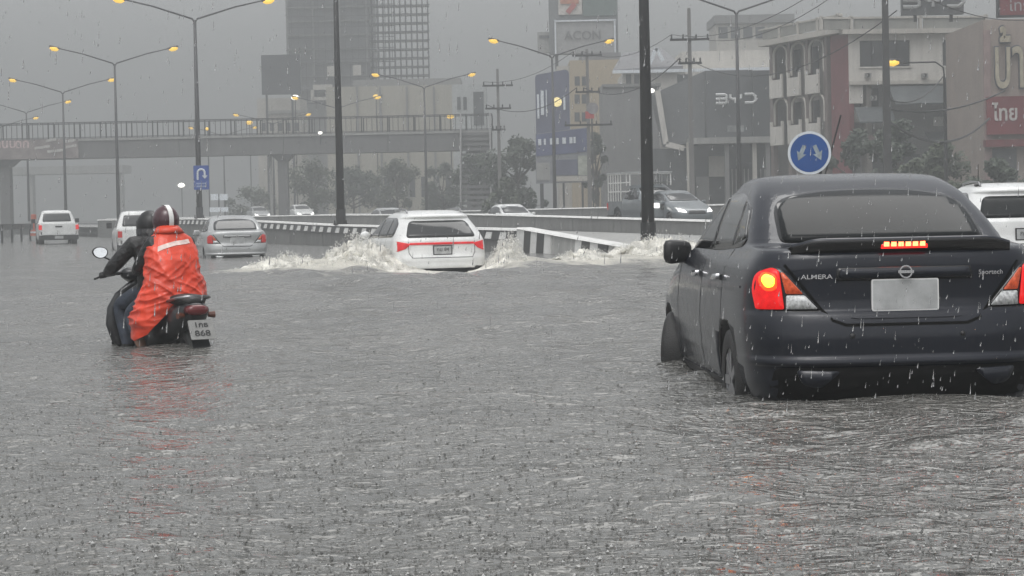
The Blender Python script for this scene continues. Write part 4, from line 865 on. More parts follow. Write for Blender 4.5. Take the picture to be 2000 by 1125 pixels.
def poncho_pt(th, v, off=0.0):
    a = R(th); ztop = 1.375; z = ztop - v*(ztop - zb(th)); vv = (ztop - z)/0.6
    rx = float(np.interp(vv, [0, 0.06, 0.16, 0.28, 0.5, 0.8, 1.0, 1.5], [0.085, 0.105, 0.185, 0.222, 0.236, 0.245, 0.25, 0.27]))
    ry = float(np.interp(vv, [0, 0.06, 0.16, 0.28, 0.5, 0.8, 1.0, 1.5], [0.09, 0.10, 0.125, 0.155, 0.185, 0.225, 0.25, 0.27]))
    left = max(0, math.cos(a - R(168)))**3
    ex = left*float(np.interp(z, [0.45, 0.62, 0.8, 0.95], [0.06, 0.10, 0.05, 0]))
    ay = float(np.interp(z, [0.45, 0.8, 1.1, 1.33, 1.4], [0.06, 0.0, 0.03, 0.09, 0.115]))
    c, s_ = math.cos(a), math.sin(a); e = 2.3
    x = rx*abs(c)**(2/e)*(1 if c > 0 else -1); y = ry*abs(s_)**(2/e)*(1 if s_ > 0 else -1)
    am = 0.25 + 0.75*min(1, vv*1.6)
    q = Vector((x*6, y*6, z*6))
    w1 = noise.noise(q*0.5 + Vector((5, 5, 5)))*1.2
    def ridge(v): return max(0.0, 1-abs(noise.noise(v))*2.6)**1.4
    d_ = 0.030*noise.noise(q*0.7 + Vector((3, 1, 7)))
    d_ += 0.019*ridge(Vector((x*3.5 + w1, y*3.5, z*13 + x*8)))*(0.35+0.65*min(1, vv*1.2))
    d_ += 0.011*ridge(Vector((x*5 - 3, y*5 + w1, z*19 - x*9)))*min(1, vv*1.4)
    d_ += 0.018*ridge(Vector((x*11 + z*4, y*11 + w1, z*3.0)))*(0.6 if vv > 0.8 else 0.45)
    d_ -= 0.016
    d_ *= 1 - 0.65*max(0.0, (v-0.8)/0.2)
    k = 1 + (ex + d_*am + off)/max(0.08, math.hypot(x, y))
    return Vector((x*k, ay + y*k, z))
NT, NV = 200, 110
vs = [poncho_pt(360*i/NT, j/NV) for j in range(NV+1) for i in range(NT)]
fs = [(j*NT+i, (j+1)*NT+i, (j+1)*NT+(i+1) % NT, j*NT+(i+1) % NT) for j in range(NV) for i in range(NT)]
pon = mesh_obj('poncho', vs, fs, PONCHO, p2, smooth=True)
pm = pon.modifiers.new('t', 'SOLIDIFY'); pm.thickness = 0.004
REFLS = mat('reflective_strip', (0.70, 0.55, 0.50), 0.35, var=0.2, scale=20)
vs = []; fs = []
for i in range(31):
    th = 228 + 2.6*i
    for w in (0, 1): vs.append(poncho_pt(th, 0.215 + 0.055*w - 0.0014*i, 0.006))
for i in range(30): fs.append((2*i, 2*i+1, 2*i+3, 2*i+2))
mesh_obj('reflective_strip', vs, fs, REFLS, pon, smooth=True)
loft('collar', [sup(0, 0.105+dy, z, rx, ry, 22, 2.1, 'z') for dy, z, rx, ry in ((-0.03, 1.32, 0.13, 0.11), (-0.02, 1.355, 0.105, 0.10), (0.0, 1.385, 0.085, 0.085))], PONCHO, pon)
# ------------------------------------------------------------------ lamp posts, poles, signs
def lamp_post(label, X, d, zb_, zj, arms=((1, True), (-1, True)), base=False, w=0.11, dark=STEEL, arm_len=3.3, rise=0.95, lamp=LAMPY, group='lamp posts'):
    t = thing('lamp_post', label, 'lamp post', (X, d, zb_), group=group)
    MB().tube([(0, 0, 0), (0, 0, (zj-zb_)*0.5), (0, 0, zj-zb_)], [w*1.25, w*0.95, w*0.6], 12).build('pole', dark, t, smooth=True)
    if base:
        MB().box(-0.25, -0.25, 0.0, 0.25, 0.25, 0.05).build('base_plate', dark, t)
        for sx in (-1, 1): MB().tube([(sx*0.2, -0.2, 0.04), (sx*0.2, -0.2, 0.16)], 0.025, 8).build('anchor_bolt', dark, t)
        MB().tube([(0, 0, 0.06), (0, 0, 0.55)], w*1.45, 12).build('base_sleeve', dark, t)
    for sx, lit in arms:
        a = RN*sx; zz = zj-zb_
        MB().tube([Vector((0, 0, zz-0.12)), Vector((0, 0, zz)) + a*0.12 + Vector((0, 0, 0.06)), Vector((0, 0, zz)) + a*arm_len*0.6 + Vector((0, 0, rise*0.68)), Vector((0, 0, zz)) + a*arm_len + Vector((0, 0, rise))], [0.05, 0.048, 0.042, 0.035], 8).build('arm', dark, t, smooth=True)
        h = link(bpy.data.objects.new('lamp_head', None), t); h.location = Vector((0, 0, zz)) + a*(arm_len+0.28) + Vector((0, 0, rise+0.05)); h.rotation_euler = (0, -sx*R(14), math.atan2(RN.y, RN.x))
        loft('housing', [sup(0, 0, 0, 0.01, 0.01, 12)] and [[(x*sx, y, z) for (y, x_, z) in sup(0, 0, 0.02, ry, rz, 12) for x in (xx,)] for xx, ry, rz in ((-0.32, 0.05, 0.05), (-0.2, 0.11, 0.07), (0.1, 0.16, 0.09), (0.3, 0.12, 0.07), (0.36, 0.05, 0.03))], STEEL, h)
        if lit: loft('lens', [[(x*sx, y, z) for (y, x_, z) in sup(0, 0, -0.06, ry, rz, 12) for x in (xx,)] for xx, ry, rz in ((-0.26, 0.05, 0.04), (-0.12, 0.15, 0.14), (0.12, 0.17, 0.16), (0.28, 0.10, 0.08))], lamp, h)
    return t
zj1 = 1.05 + 9.55
ROW1 = [(51, 0.22, True), (81, 0.74, True), (111, 1.08, True), (141, 1.1, False), (171, 1.1, False), (201, 1.15, False), (231, 1.2, False)]
LBL1 = ['tall dark lamp post at the ramped end of the median barrier', 'dark lamp post on the median left of the white car in spray', 'double-armed lamp post carrying the blue U-turn sign', 'lamp post directly above the second white pickup', 'lamp post directly above the leftmost white pickup', 'hazy lamp post near the far left bridge pier', 'faintest lamp post at the left picture edge']
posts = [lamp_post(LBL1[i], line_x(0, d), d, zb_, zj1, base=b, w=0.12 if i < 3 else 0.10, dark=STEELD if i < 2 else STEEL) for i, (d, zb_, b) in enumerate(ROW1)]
LBL2 = ['double-armed lamp post rising in front of the dark showroom', 'lamp post with two yellow lamps in front of the blue sign', 'lamp post with yellow and white lamps right of the scaffolded tower', 'far lamp post seen above the footbridge below the scaffolding', 'far lamp post left of the scaffolded tower over the bridge', 'farthest lamp post above the bridge by the left lamp']
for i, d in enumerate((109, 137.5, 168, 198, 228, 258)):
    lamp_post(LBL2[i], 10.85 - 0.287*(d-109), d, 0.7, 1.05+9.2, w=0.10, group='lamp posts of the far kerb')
# single-arm lamp by the white building
p = Wp(1843, 165, 104); t = thing('lamp_post', 'single curved-arm lamp in front of the white building', 'lamp post', (p.x, p.y, 0.6))
e = Wp(1752, 124, 104)
MB().tube([(0, 0, 0), (0, 0, p.z-0.6+0.3)], [0.1, 0.07], 10).build('pole', STEELD, t)
MB().tube([(0, 0, p.z-0.4), (-0.05, 0, p.z-0.6+0.75), (-0.4, 0, p.z-0.6+1.0), (e.x-p.x, 0, e.z-0.6)], 0.04, 8).build('arm', STEELD, t, smooth=True)
h = link(bpy.data.objects.new('lamp_head', None), t); h.location = (e.x-p.x-0.3, 0, e.z-0.6+0.05)
loft('lens', [sup(0, 0, 0, 0.01, 0.01, 12)] and [[(x, y, z) for (y, x_, z) in sup(0, 0, -0.04, ry, rz, 12) for x in (xx,)] for xx, ry, rz in ((-0.34, 0.06, 0.05), (-0.15, 0.17, 0.14), (0.12, 0.19, 0.16), (0.34, 0.08, 0.06))], LAMPY, h)
loft('housing', [[(x, y, z) for (y, x_, z) in sup(0, 0, 0.08, ry, rz, 12) for x in (xx,)] for xx, ry, rz in ((-0.36, 0.06, 0.04), (0.0, 0.18, 0.07), (0.4, 0.07, 0.05))], STEEL, h)

CPOLE = mat('concrete_pole', (0.16, 0.155, 0.15), 0.6, var=0.2, scale=2, streak=0.5)
ARMS = {}
def utility_pole(label, px, d, ztop, w=0.26, arms=((0.6, 2.2), (1.5, 1.8)), zb_=0.5, m=CPOLE):
    p = Wp(px, 300, d); t = thing('utility_pole', label, 'utility pole', (p.x, d, zb_), group='roadside utility poles'); H = ztop-zb_
    MB().tube([(0, 0, 0), (0, 0, H)], [w*0.72, w*0.45], 4).build('pole', m, t)
    tips = []
    for dz, L_ in arms:
        z = H-dz
        MB().beam((-L_/2, -w*0.6, z), (L_/2, -w*0.6, z), 0.1, 0.12).build('crossarm', STEELD, t)
        for x in (-L_/2+0.08, -L_/6, L_/6, L_/2-0.08):
            MB().lathe([(0.03, z+0.06), (0.055, z+0.10), (0.03, z+0.15), (0.055, z+0.19), (0.02, z+0.27)], 8, 'Z', (x, -w*0.6, 0)).build('insulator', STEELD, t)
            tips.append(Vector((p.x+x, d-w*0.6, zb_+z+0.27)))
    return tips
U1 = utility_pole('utility pole beside the footbridge stair', 975, 152, 1.05+152*(300-20)/F*1.0, arms=((1.1, 2.0), (2.6, 1.7), (4.0, 0.9)))
U2 = utility_pole('utility pole in front of the tan building', 1150, 140, 1.05+140*315/F, arms=((0.4, 1.8), (2.6, 1.5), (4.6, 2.9)))
U3 = utility_pole('utility pole left of the dark showroom', 1350, 118, 1.05+118*390/F, arms=((1.6, 2.0), (2.8, 1.2)))
U4 = utility_pole('thick dark utility pole before the white three-storey building', 1732, 78, 9.4, w=0.27, arms=((0.5, 2.2),), m=mat('dark_pole', (0.06, 0.06, 0.06), 0.6))
def cable(label, a, b, sag, r=0.016):
    pts = [Vector(a).lerp(Vector(b), i/14) - Vector((0, 0, sag*4*(i/14)*(1-i/14))) for i in range(15)]
    m0 = MB().tube(pts, r, 5).build('power_cable', STEELD); tag(m0, label, 'cable', 'overhead power cables'); return m0
cable('highest overhead cable from the dark pole towards the showroom pole', U4[0], U3[0], 0.9)
cable('second overhead cable between the dark pole and the showroom pole', U4[1], U3[1], 1.2)
cable('low overhead cable between the dark pole and the showroom pole', (U4[2].x, U4[2].y, U4[2].z-1.6), U3[5], 1.5, 0.02)
cable('overhead cable from the showroom pole to the tan building pole', U3[0], U2[1], 0.7)
cable('lower overhead cable from the showroom pole to the tan building pole', U3[4], U2[5], 1.0, 0.03)
cable('overhead cable from the tan building pole to the stair pole', U2[0], U1[0], 0.6)
cable('lower overhead cable from the tan building pole to the stair pole', U2[4], U1[4], 0.9, 0.025)
e = Wp(2080, -5, 92); cable('overhead cable running off to the right above the white building', U4[3], e, 0.5)
e = Wp(2080, 25, 92); cable('lower overhead cable running off to the right above the white building', (U4[3].x, U4[3].y, U4[3].z-1.0), e, 0.6)
e = Wp(1560, 182, 100); e2 = Wp(1960, 175, 100)
cable('uppermost of the cables looping in front of the awnings', Wp(1735, 195, 90), Wp(1840, 150, 104), 0.5, 0.03)
cable('drooping cable bundle under the awnings of the cream building', Wp(1738, 240, 86), Wp(1930, 232, 108), 0.9, 0.05)
cable('thick sagging cable across the front of the white building', Wp(1740, 215, 96), Wp(1960, 178, 104), 0.4, 0.04)

# blue signs
BLUE = mat('sign_blue', (0.006, 0.065, 0.26), 0.35, var=0.08, scale=4)
SIGNW = mat('sign_white', (0.66, 0.70, 0.74), 0.4, var=0.06)
ARROW = mat('worn_arrow_white', (0.28, 0.33, 0.36), 0.5, var=0.35, scale=9)
c = Wp(1580, 299, 40); r = 0.375
t = thing('road_sign', 'round blue keep-either-side sign with two pale arrows', 'road sign', (c.x, c.y, 0))
disc = lambda rr, n=48: [(rr*math.cos(2*math.pi*k/n), c.z+rr*math.sin(2*math.pi*k/n)) for k in range(n)]
MB().prism(disc(r), -0.01, 0.012).build('rim', SIGNW, t); MB().prism(disc(r*0.885), -0.015, -0.004).build('face', BLUE, t)
for sx in (-1, 1):
    def q(a, b, ang=R(24)*sx): return (sx*0.155 + a*math.cos(ang)-b*math.sin(ang)*-1*0 - b*math.sin(-ang)*-1, c.z - 0.0 + a*math.sin(ang)*0 + b)
    A = Vector((sx*0.085, c.z+0.13)); B = Vector((sx*0.20, c.z-0.13)); dv = (B-A).normalized(); nv = Vector((-dv.y, dv.x))
    poly = [A+nv*0.035, A+dv*0.15+nv*0.035, A+dv*0.13+nv*0.09, B, A+dv*0.13-nv*0.09, A+dv*0.15-nv*0.035, A-nv*0.035]
    MB().prism([(p_.x, p_.y) for p_ in (poly if sx > 0 else poly)], -0.019, -0.008).build('arrow', ARROW, t)
MB().tube([(0.22, 0.05, -0.42), (0.19, 0.05, c.z-0.1)], 0.03, 10).build('post', STEELD, t, smooth=True)
a, b = Wp(1610, 345, 44), Wp(1641, 225, 44)
lp = MB().tube([(a.x-0.12, 44, -0.42), a, b], 0.016, 8).build('leaning_rod', STEELD); tag(lp, 'thin leaning rod behind the round blue sign', 'rod')
c = Wp(394, 347, 110.7)
t = thing('u_turn_sign', 'blue rectangular U-turn sign mounted on a lamp post', 'road sign', (c.x, c.y, c.z))
MB().prism(round_poly([(-0.37, -0.58), (0.37, -0.58), (0.37, 0.58), (-0.37, 0.58)], 0.05), -0.02, 0.02).build('panel', mat('sign_blue_far', (0.012, 0.06, 0.30), 0.35, var=0.08), t)
uv = [(-0.17, -0.1)] + [(-0.0 + 0.17*math.cos(a_), 0.23+0.17*math.sin(a_)) for a_ in np.linspace(math.pi, 0, 9)] + [(0.17, 0.08)]
MB().tube([(x, -0.03, z) for x, z in uv], 0.05, 6).build('u_arrow', SIGNW, t)
MB().prism([(0.03, 0.10), (0.31, 0.10), (0.17, -0.06)], -0.045, -0.025).build('arrow_head', SIGNW, t)
for z in (-0.28, -0.42): MB().box(-0.24, -0.03, z-0.035, 0.24, -0.022, z+0.035).build('text_bar', mat('sign_pale_blue', (0.25, 0.32, 0.5), 0.4), t)
for k_ in (-0.35, 0.35): MB().box(-0.12, 0.02, k_-0.03, 0.12, 0.14, k_+0.03).build('bracket', STEELD, t)

# ------------------------------------------------------------------ footbridge
BD = 180
t = thing('footbridge', 'hazy concrete pedestrian footbridge spanning the whole road', 'footbridge', (Wp(480, 300, BD).x, BD, 0))
BRC = mat('bridge_concrete', (0.135, 0.135, 0.135), 0.6, var=0.15, scale=0.5, streak=0.5)
xl, xr = Wp(-260, 280, BD).x, Wp(962, 280, BD).x
zt, zbm, zrl = Wp(480, 266, BD).z, Wp(480, 303, BD).z, Wp(480, 232, BD).z
L0 = t.location.x
nseg = 6
for i in range(nseg):
    a = xl + (xr-xl)*i/nseg; b = xl + (xr-xl)*(i+1)/nseg
    MB().box(a+0.02, BD, zbm, b-0.02, BD+2.6, zt-0.12).build('deck_beam', BRC, t, world=True)
    MB().box(a+0.01, BD-0.12, zt-0.12, b-0.01, BD+2.72, zt+0.06).build('deck_edge', CONC, t, world=True)
for y in (BD, BD+2.5):
    MB().box(xl, y, zrl-0.07, xr, y+0.07, zrl).build('hand_rail', STEELD, t, world=True)
    MB().box(xl, y, zt+0.14, xr, y+0.05, zt+0.19).build('bottom_rail', STEELD, t, world=True)
n = 120
bal = None
for i in range(n+1):
    x = xl + (xr-xl)*i/n; w = 0.05 if i % 5 == 0 else 0.022
    MB().box(x-w, BD+0.01, zt+0.06, x+w, BD+0.01+0.05, zrl-0.07).build('baluster' if i % 5 else 'rail_post', STEELD, t, world=True)
    if i % 5 == 0: MB().box(x-0.05, BD+2.51, zt+0.06, x+0.05, BD+2.56, zrl-0.07).build('rail_post', STEELD, t, world=True)
for px in (8, 552):
    x = Wp(px, 360, BD).x
    MB().box(x-0.38, BD+0.5, -0.42, x+0.38, BD+1.7, zbm-0.5).build('pier', BRC, t, world=True)
    MB().add([(x-0.4, BD+0.3, zbm-0.5), (x+0.4, BD+0.3, zbm-0.5), (x+0.4, BD+2.2, zbm-0.5), (x-0.4, BD+2.2, zbm-0.5), (x-0.9, BD+0.1, zbm-0.002), (x+0.9, BD+0.1, zbm-0.002), (x+0.9, BD+2.5, zbm-0.002), (x-0.9, BD+2.5, zbm-0.002)], [(0,3,2,1),(4,5,6,7),(0,1,5,4),(1,2,6,5),(2,3,7,6),(3,0,4,7)]).build('pier_cap', BRC, t, world=True)
x = Wp(528, 360, BD).x; MB().box(x-0.1, BD+0.9, -0.42, x+0.1, BD+1.1, zbm).build('drain_pipe', CONC, t, world=True)
# stair at the right end, coming towards the road edge
xs = xr-2.4
for i in range(16):
    z = zt - 0.12 - i*(zt-0.8)/16
    MB().box(xs, BD-0.4-i*0.42-0.44, z-0.22, xs+2.2, BD-0.4-i*0.42, z).build('stair_step', BRC, t, world=True)
for xx in (xs-0.04, xs+2.24):
    MB().add([(xx-0.06, BD, zbm-0.1), (xx+0.06, BD, zbm-0.1), (xx+0.06, BD-7.2, 0.3), (xx-0.06, BD-7.2, 0.3), (xx-0.06, BD, zrl), (xx+0.06, BD, zrl), (xx+0.06, BD-7.2, 1.9), (xx-0.06, BD-7.2, 1.9)], [(0,1,2,3),(7,6,5,4),(0,4,5,1),(1,5,6,2),(2,6,7,3),(3,7,4,0)]).build('stair_parapet', BRC, t, world=True)
MB().box(xs+0.3, BD+0.3, 0.2, xs+1.9, BD+1.5, zbm).build('stair_tower', BRC, t, world=True)
# banner on the left half of the beam
bx0, bx1 = Wp(-60, 280, BD).x, Wp(155, 280, BD).x
t2 = thing('banner', 'reddish grey lettered banner hung along the left of the footbridge', 'banner', ((bx0+bx1)/2, BD-0.15, zbm))
MB().box(bx0, BD-0.17, zbm+0.03, bx1, BD-0.13, zt+0.05).build('cloth', mat('banner_cloth', (0.22, 0.19, 0.185), 0.6, var=0.3, scale=1.2), t2, world=True)
for s_, px, sz in (('านบ', 15, 0.95), ('ดก', 46, 0.95)):
    q = Wp(px, 282, BD); lettering('lettering', s_, sz, mat('banner_pink', (0.55, 0.42, 0.42), 0.5), t2, (q.x-t2.location.x, -0.035, q.z-t2.location.z), bold=0.02)
for (px0, px1, py) in ((70, 100, 290), (92, 112, 276), (95, 128, 297), (126, 150, 278), (130, 152, 288)):
    a, b = Wp(px0, py, BD), Wp(px1, py-4, BD); MB().beam((a.x, BD-0.19, a.z), (b.x, BD-0.19, b.z), 0.03, 0.2).build('pale_mark', mat('banner_mark', (0.45, 0.44, 0.42), 0.6), t2, world=True)

# ------------------------------------------------------------------ buildings
def pxbox(px0, py0, px1, py1, d, th):
    ym, xm = (py0+py1)/2, (px0+px1)/2
    return (Wp(px0, ym, d).x, d, Wp(xm, py1, d).z, Wp(px1, ym, d).x, d+th, Wp(xm, py0, d).z)
def bpart(name, px0, py0, px1, py1, d, th, m, parent, zlow=None):
    b = list(pxbox(px0, py0, px1, py1, d, th))
    if zlow is not None: b[2] = zlow
    return MB().box(*b).build(name, m, parent, world=True)
def bld(name, label, px, d, cat='building'): p = Wp(px, 400, d); return thing(name, label, cat, (p.x, d, 0.3))
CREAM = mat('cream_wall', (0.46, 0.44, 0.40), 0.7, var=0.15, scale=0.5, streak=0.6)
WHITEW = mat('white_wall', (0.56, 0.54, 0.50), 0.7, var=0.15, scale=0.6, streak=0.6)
TAN = mat('tan_wall', (0.38, 0.31, 0.21), 0.7, var=0.12, scale=0.4, streak=0.4)
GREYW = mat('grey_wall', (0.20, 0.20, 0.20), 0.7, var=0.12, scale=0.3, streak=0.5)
DGREY = mat('charcoal_cladding', (0.085, 0.09, 0.095), 0.5, var=0.12, scale=0.5, streak=0.4)
REDW = mat('dark_red_wall', (0.16, 0.035, 0.04), 0.6, var=0.2, scale=1, streak=0.4)
AWN = mat('grey_awning', (0.09, 0.10, 0.105), 0.6, var=0.3, scale=0.8, streak=0.4)
ROOFT = mat('grey_roof', (0.17, 0.17, 0.18), 0.6, var=0.15, scale=1)
# -- white three-storey building on the right
wb = bld('shophouse', 'cream three-storey corner building with arched balconies and roof parapet', 1700, 130)
D = 130
cA = Wp(1655, 100, D); cB = Wp(1922, 100, D+1); cC = Wp(1505, 100, 139.5)
ztop = Wp(1655, 62, D).z
def facade_quad(p, q, z0, z1, th=0.3, out=0.0):
    """box-like wall piece along p->q"""
    p = Vector((p.x, p.y, 0)); q = Vector((q.x, q.y, 0)); t_ = (q-p).normalized(); n_ = Vector((t_.y, -t_.x, 0))
    if n_.y > 0: n_ = -n_
    a, b = p + n_*out, q + n_*out; c_, d_ = b - n_*th, a - n_*th
    return MB().add([a+Vector((0,0,z0)), b+Vector((0,0,z0)), c_+Vector((0,0,z0)), d_+Vector((0,0,z0)), a+Vector((0,0,z1)), b+Vector((0,0,z1)), c_+Vector((0,0,z1)), d_+Vector((0,0,z1))], [(0,3,2,1),(4,5,6,7),(0,1,5,4),(1,2,6,5),(2,3,7,6),(3,0,4,7)])
zf = lambda py, px=1790: Wp(px, py, D).z
# street front: wall pieces round two window openings
def fx(px): return cA.lerp(cB, (px-1655)/(1922-1655))
front = [(1655, 1677, 78, 130), (1775, 1838, 78, 130), (1912, 1922, 78, 130), (1655, 1922, 58, 78), (1655, 1922, 130, 158), (1655, 1682, 158, 200)]
for (a, b, y0, y1) in front: facade_quad(fx(a), fx(b), zf(y1), zf(y0)).build('wall', WHITEW, wb, world=True)
for (a, b) in ((1677, 1775), (1838, 1912)):
    w = facade_quad(fx(a), fx(b), zf(130), zf(78), 0.05, -0.22).build('window', GLASSW, wb, world=True)
    for k_ in range(1, 4):
        q = a + (b-a)*k_/4; facade_quad(fx(q-0.8), fx(q+0.8), zf(130), zf(78), 0.06, -0.17).build('mullion', STEELD, w, world=True).location = (0, 0, 0)
    facade_quad(fx(a-2), fx(b+2), zf(132), zf(129), 0.2, 0.08).build('window_sill', WHITEW, wb, world=True)
facade_quad(fx(1655), fx(1924), zf(164), zf(157), 0.5, 0.25).build('ledge', CREAM, wb, world=True)
facade_quad(fx(1640), fx(1924), zf(66), zf(57), 0.8, 0.5).build('cornice', CREAM, wb, world=True)
PARA = mat('parapet_panel', (0.27, 0.27, 0.25), 0.7, var=0.15, scale=1, streak=0.5)
for (a, b) in ((1602, 1656), (1660, 1788), (1794, 1918)): facade_quad(fx(a+3), fx(b-3), zf(57), zf(37), 0.12, 0.42).build('parapet_panel', PARA, wb, world=True)
for a in (1600, 1658, 1791, 1920): facade_quad(fx(a-2.5), fx(a+2.5), zf(57), zf(31), 0.3, 0.5).build('parapet_post', CREAM, wb, world=True)
facade_quad(fx(1600), fx(1922), zf(37), zf(33), 0.25, 0.5).build('parapet_rail', CREAM, wb, world=True)
# recessed lower storeys, awnings
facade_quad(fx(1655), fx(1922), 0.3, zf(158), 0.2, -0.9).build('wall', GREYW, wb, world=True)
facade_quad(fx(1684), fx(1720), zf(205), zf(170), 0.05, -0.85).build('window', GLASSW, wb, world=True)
for (px0, px1, yt, yb, o_) in ((1730, 1920, 168, 205, 2.6), (1665, 1735, 208, 238, 1.8), (1800, 1930, 258, 282, 2.4)):
    a, b = fx(px0), fx(px1)
    MB().add([(a.x, a.y-0.2, zf(yt)), (b.x, b.y-0.2, zf(yt)), (b.x, b.y-o_, zf(yb)), (a.x, a.y-o_, zf(yb)), (a.x, a.y-0.2, zf(yt)-0.08), (b.x, b.y-0.2, zf(yt)-0.08), (b.x, b.y-o_, zf(yb)-0.08), (a.x, a.y-o_, zf(yb)-0.08)], [(0,3,2,1),(4,5,6,7),(0,1,5,4),(1,2,6,5),(2,3,7,6),(3,0,4,7)]).build('awning', AWN, wb, world=True)
for (px0, px1) in ((1690, 1735), (1745, 1800), (1815, 1865), (1875, 1915)): facade_quad(fx(px0), fx(px1), 0.4, zf(300), 0.05, -0.85).build('shop_opening', DGREY, wb, world=True)
SGN = [mat('shop_sign_pale', (0.42, 0.42, 0.40), 0.5, var=0.25, scale=2), mat('shop_sign_grey', (0.20, 0.21, 0.21), 0.5, var=0.3, scale=2), mat('shop_sign_pink', (0.34, 0.24, 0.24), 0.5, var=0.25, scale=2)]
for i, (x0, y0, x1, y1) in enumerate(((1664, 212, 1712, 236), (1666, 280, 1690, 296), (1692, 262, 1722, 272), (1823, 228, 1846, 246), (1868, 222, 1912, 236), (1880, 244, 1918, 256), (1826, 268, 1850, 290), (1760, 318, 1790, 330), (1858, 300, 1900, 316))): facade_quad(fx(x0), fx(x1), zf(y1), zf(y0), 0.08, -0.4 + 0.2*(i % 3)).build('shop_sign', SGN[i % 3], wb, world=True)
for (px, py) in ((1690, 146), (1800, 148), (1893, 146), (1700, 190)):
    ac = facade_quad(fx(px-5), fx(px+5), zf(py+5), zf(py-4), 0.35, 0.4).build('air_conditioner', CONC, wb, world=True); q_ = fx(px)
    MB().lathe([(0.10, 0.0), (0.12, 0.01), (0.02, 0.02)], 12, 'Y', (q_.x, q_.y-0.42, zf(py))).build('fan_grille', STEELD, ac)
# balcony front, going back to the left
def sx_(k_): return cA.lerp(cC, k_)
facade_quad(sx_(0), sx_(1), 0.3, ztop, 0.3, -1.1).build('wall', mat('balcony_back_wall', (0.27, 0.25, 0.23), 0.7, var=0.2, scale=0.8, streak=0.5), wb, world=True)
facade_quad(sx_(0), sx_(0.22), 0.3, ztop-0.1, 0.3, 0.0).build('red_wall', REDW, wb, world=True)
facade_quad(sx_(-0.02), sx_(1.06), ztop-0.1, ztop+0.22, 0.8, 0.6).build('cornice', CREAM, wb, world=True)
for k_ in range(4):
    a = 0.03 + k_*0.25
    facade_quad(sx_(a+0.02), sx_(a+0.235), ztop+0.3, ztop+0.85, 0.12, 0.5).build('parapet_panel', PARA, wb, world=True)
    facade_quad(sx_(a-0.012), sx_(a+0.012), ztop+0.22, ztop+1.0, 0.3, 0.55).build('parapet_post', CREAM, wb, world=True)
facade_quad(sx_(0), sx_(1.06), ztop+0.85, ztop+0.95, 0.25, 0.55).build('parapet_rail', CREAM, wb, world=True)
zs_ = lambda py: Wp(1570, py, 135).z
for k_ in range(4):
    a = 0.28 + k_*0.24
    facade_quad(sx_(a-0.02), sx_(a+0.02), 0.3, ztop-0.1, 0.3, 0.05).build('pilaster', mat('pilaster_brown', (0.16, 0.13, 0.12), 0.7, var=0.2, streak=0.4), wb, world=True)
    if k_ < 3:
        for (y0, y1) in ((150, 186), (243, 280)):
            bal_ = facade_quad(sx_(a+0.035), sx_(a+0.205), zs_(y1), zs_(y0), 0.12, 0.35).build('balcony', WHITEW, wb, world=True)
            for e_ in (0.035, 0.185): facade_quad(sx_(a+e_), sx_(a+e_+0.02), zs_(y0), zs_(y0-10), 0.12, 0.35).build('balcony_horn', WHITEW, bal_, world=True).location = (0, 0, 0)
        # rounded arch band above each balcony bay
        for (zc, zb2) in ((zs_(100), zs_(145)), (zs_(205), zs_(240))):
            pa, pb = sx_(a+0.03), sx_(a+0.21); mid = (pa+pb)/2; hwid = (pb-pa)/2; pts = []
            for an in np.linspace(0, math.pi, 9): q_ = mid + hwid*math.cos(an)*-1; pts.append((q_.x, q_.y-0.1, zc + 0.55*math.sin(an)))
            pts = [(pa.x, pa.y-0.1, zb2)] + pts + [(pb.x, pb.y-0.1, zb2)]
            MB().tube(pts, 0.07, 6).build('arch_band', CREAM, wb, world=True)
            facade_quad(sx_(a+0.06), sx_(a+0.18), zb2-0.6, zc+0.3, 0.05, -1.0).build('window', GLASSW, wb, world=True)
MB().add([(cA.x, cA.y+0.3, 0.3), (cB.x, cB.y+0.3, 0.3), (cB.x+1, cB.y+12, 0.3), (cC.x, cC.y+0.2, 0.3), (cA.x, cA.y+0.3, ztop), (cB.x, cB.y+0.3, ztop), (cB.x+1, cB.y+12, ztop), (cC.x, cC.y+0.2, ztop)], [(0,3,2,1),(4,5,6,7),(2,6,7,3),(1,5,6,2)]).build('roof_block', GREYW, wb, world=True)
# box sign on that roof
t = thing('roof_sign', 'dark box sign with three pale letters above the cream building', 'sign', (Wp(1819, 20, 126).x, 126, Wp(1819, 30, 126).z))
bpart('panel', 1759, -18, 1879, 30, 126, 0.5, mat('sign_charcoal', (0.05, 0.053, 0.056), 0.5, var=0.15), t)
for px in (1785, 1855): bpart('leg', px-3, 30, px+3, 44, 126.3, 0.12, STEELD, t)
LOGO = mat('sign_letter', (0.30, 0.31, 0.31), 0.5, var=0.1)
def logo_letters(t, c, s, m, y=-0.06, r=0.07):
    """the three open, rounded letters of the sign"""
    w = s
    for j, strokes in enumerate(([[(-0.45, 0.5), (0.3, 0.5), (0.45, 0.38), (0.45, 0.12), (0.3, 0.0), (-0.45, 0.0)], [(0.3, 0.0), (0.45, -0.12), (0.45, -0.38), (0.3, -0.5), (-0.45, -0.5)]],
                                 [[(-0.45, 0.5), (-0.45, 0.1), (-0.25, -0.05), (0.25, -0.05), (0.45, 0.1), (0.45, 0.5)], [(0, -0.05), (0, -0.5)]],
                                 [[(-0.45, 0.5), (0.2, 0.5), (0.45, 0.25), (0.45, -0.25), (0.2, -0.5), (-0.45, -0.5)]])):
        mb = MB()
        for st in strokes: mb.tube([(c.x + (j-1)*w*1.22 + a*w, c.y + y, c.z + b*w*0.72) for a, b in st], w*r*1.6, 6)
        mb.build('letter', m, t, world=True)
logo_letters(t, Wp(1819, 2, 126), 0.98, LOGO, -0.02)
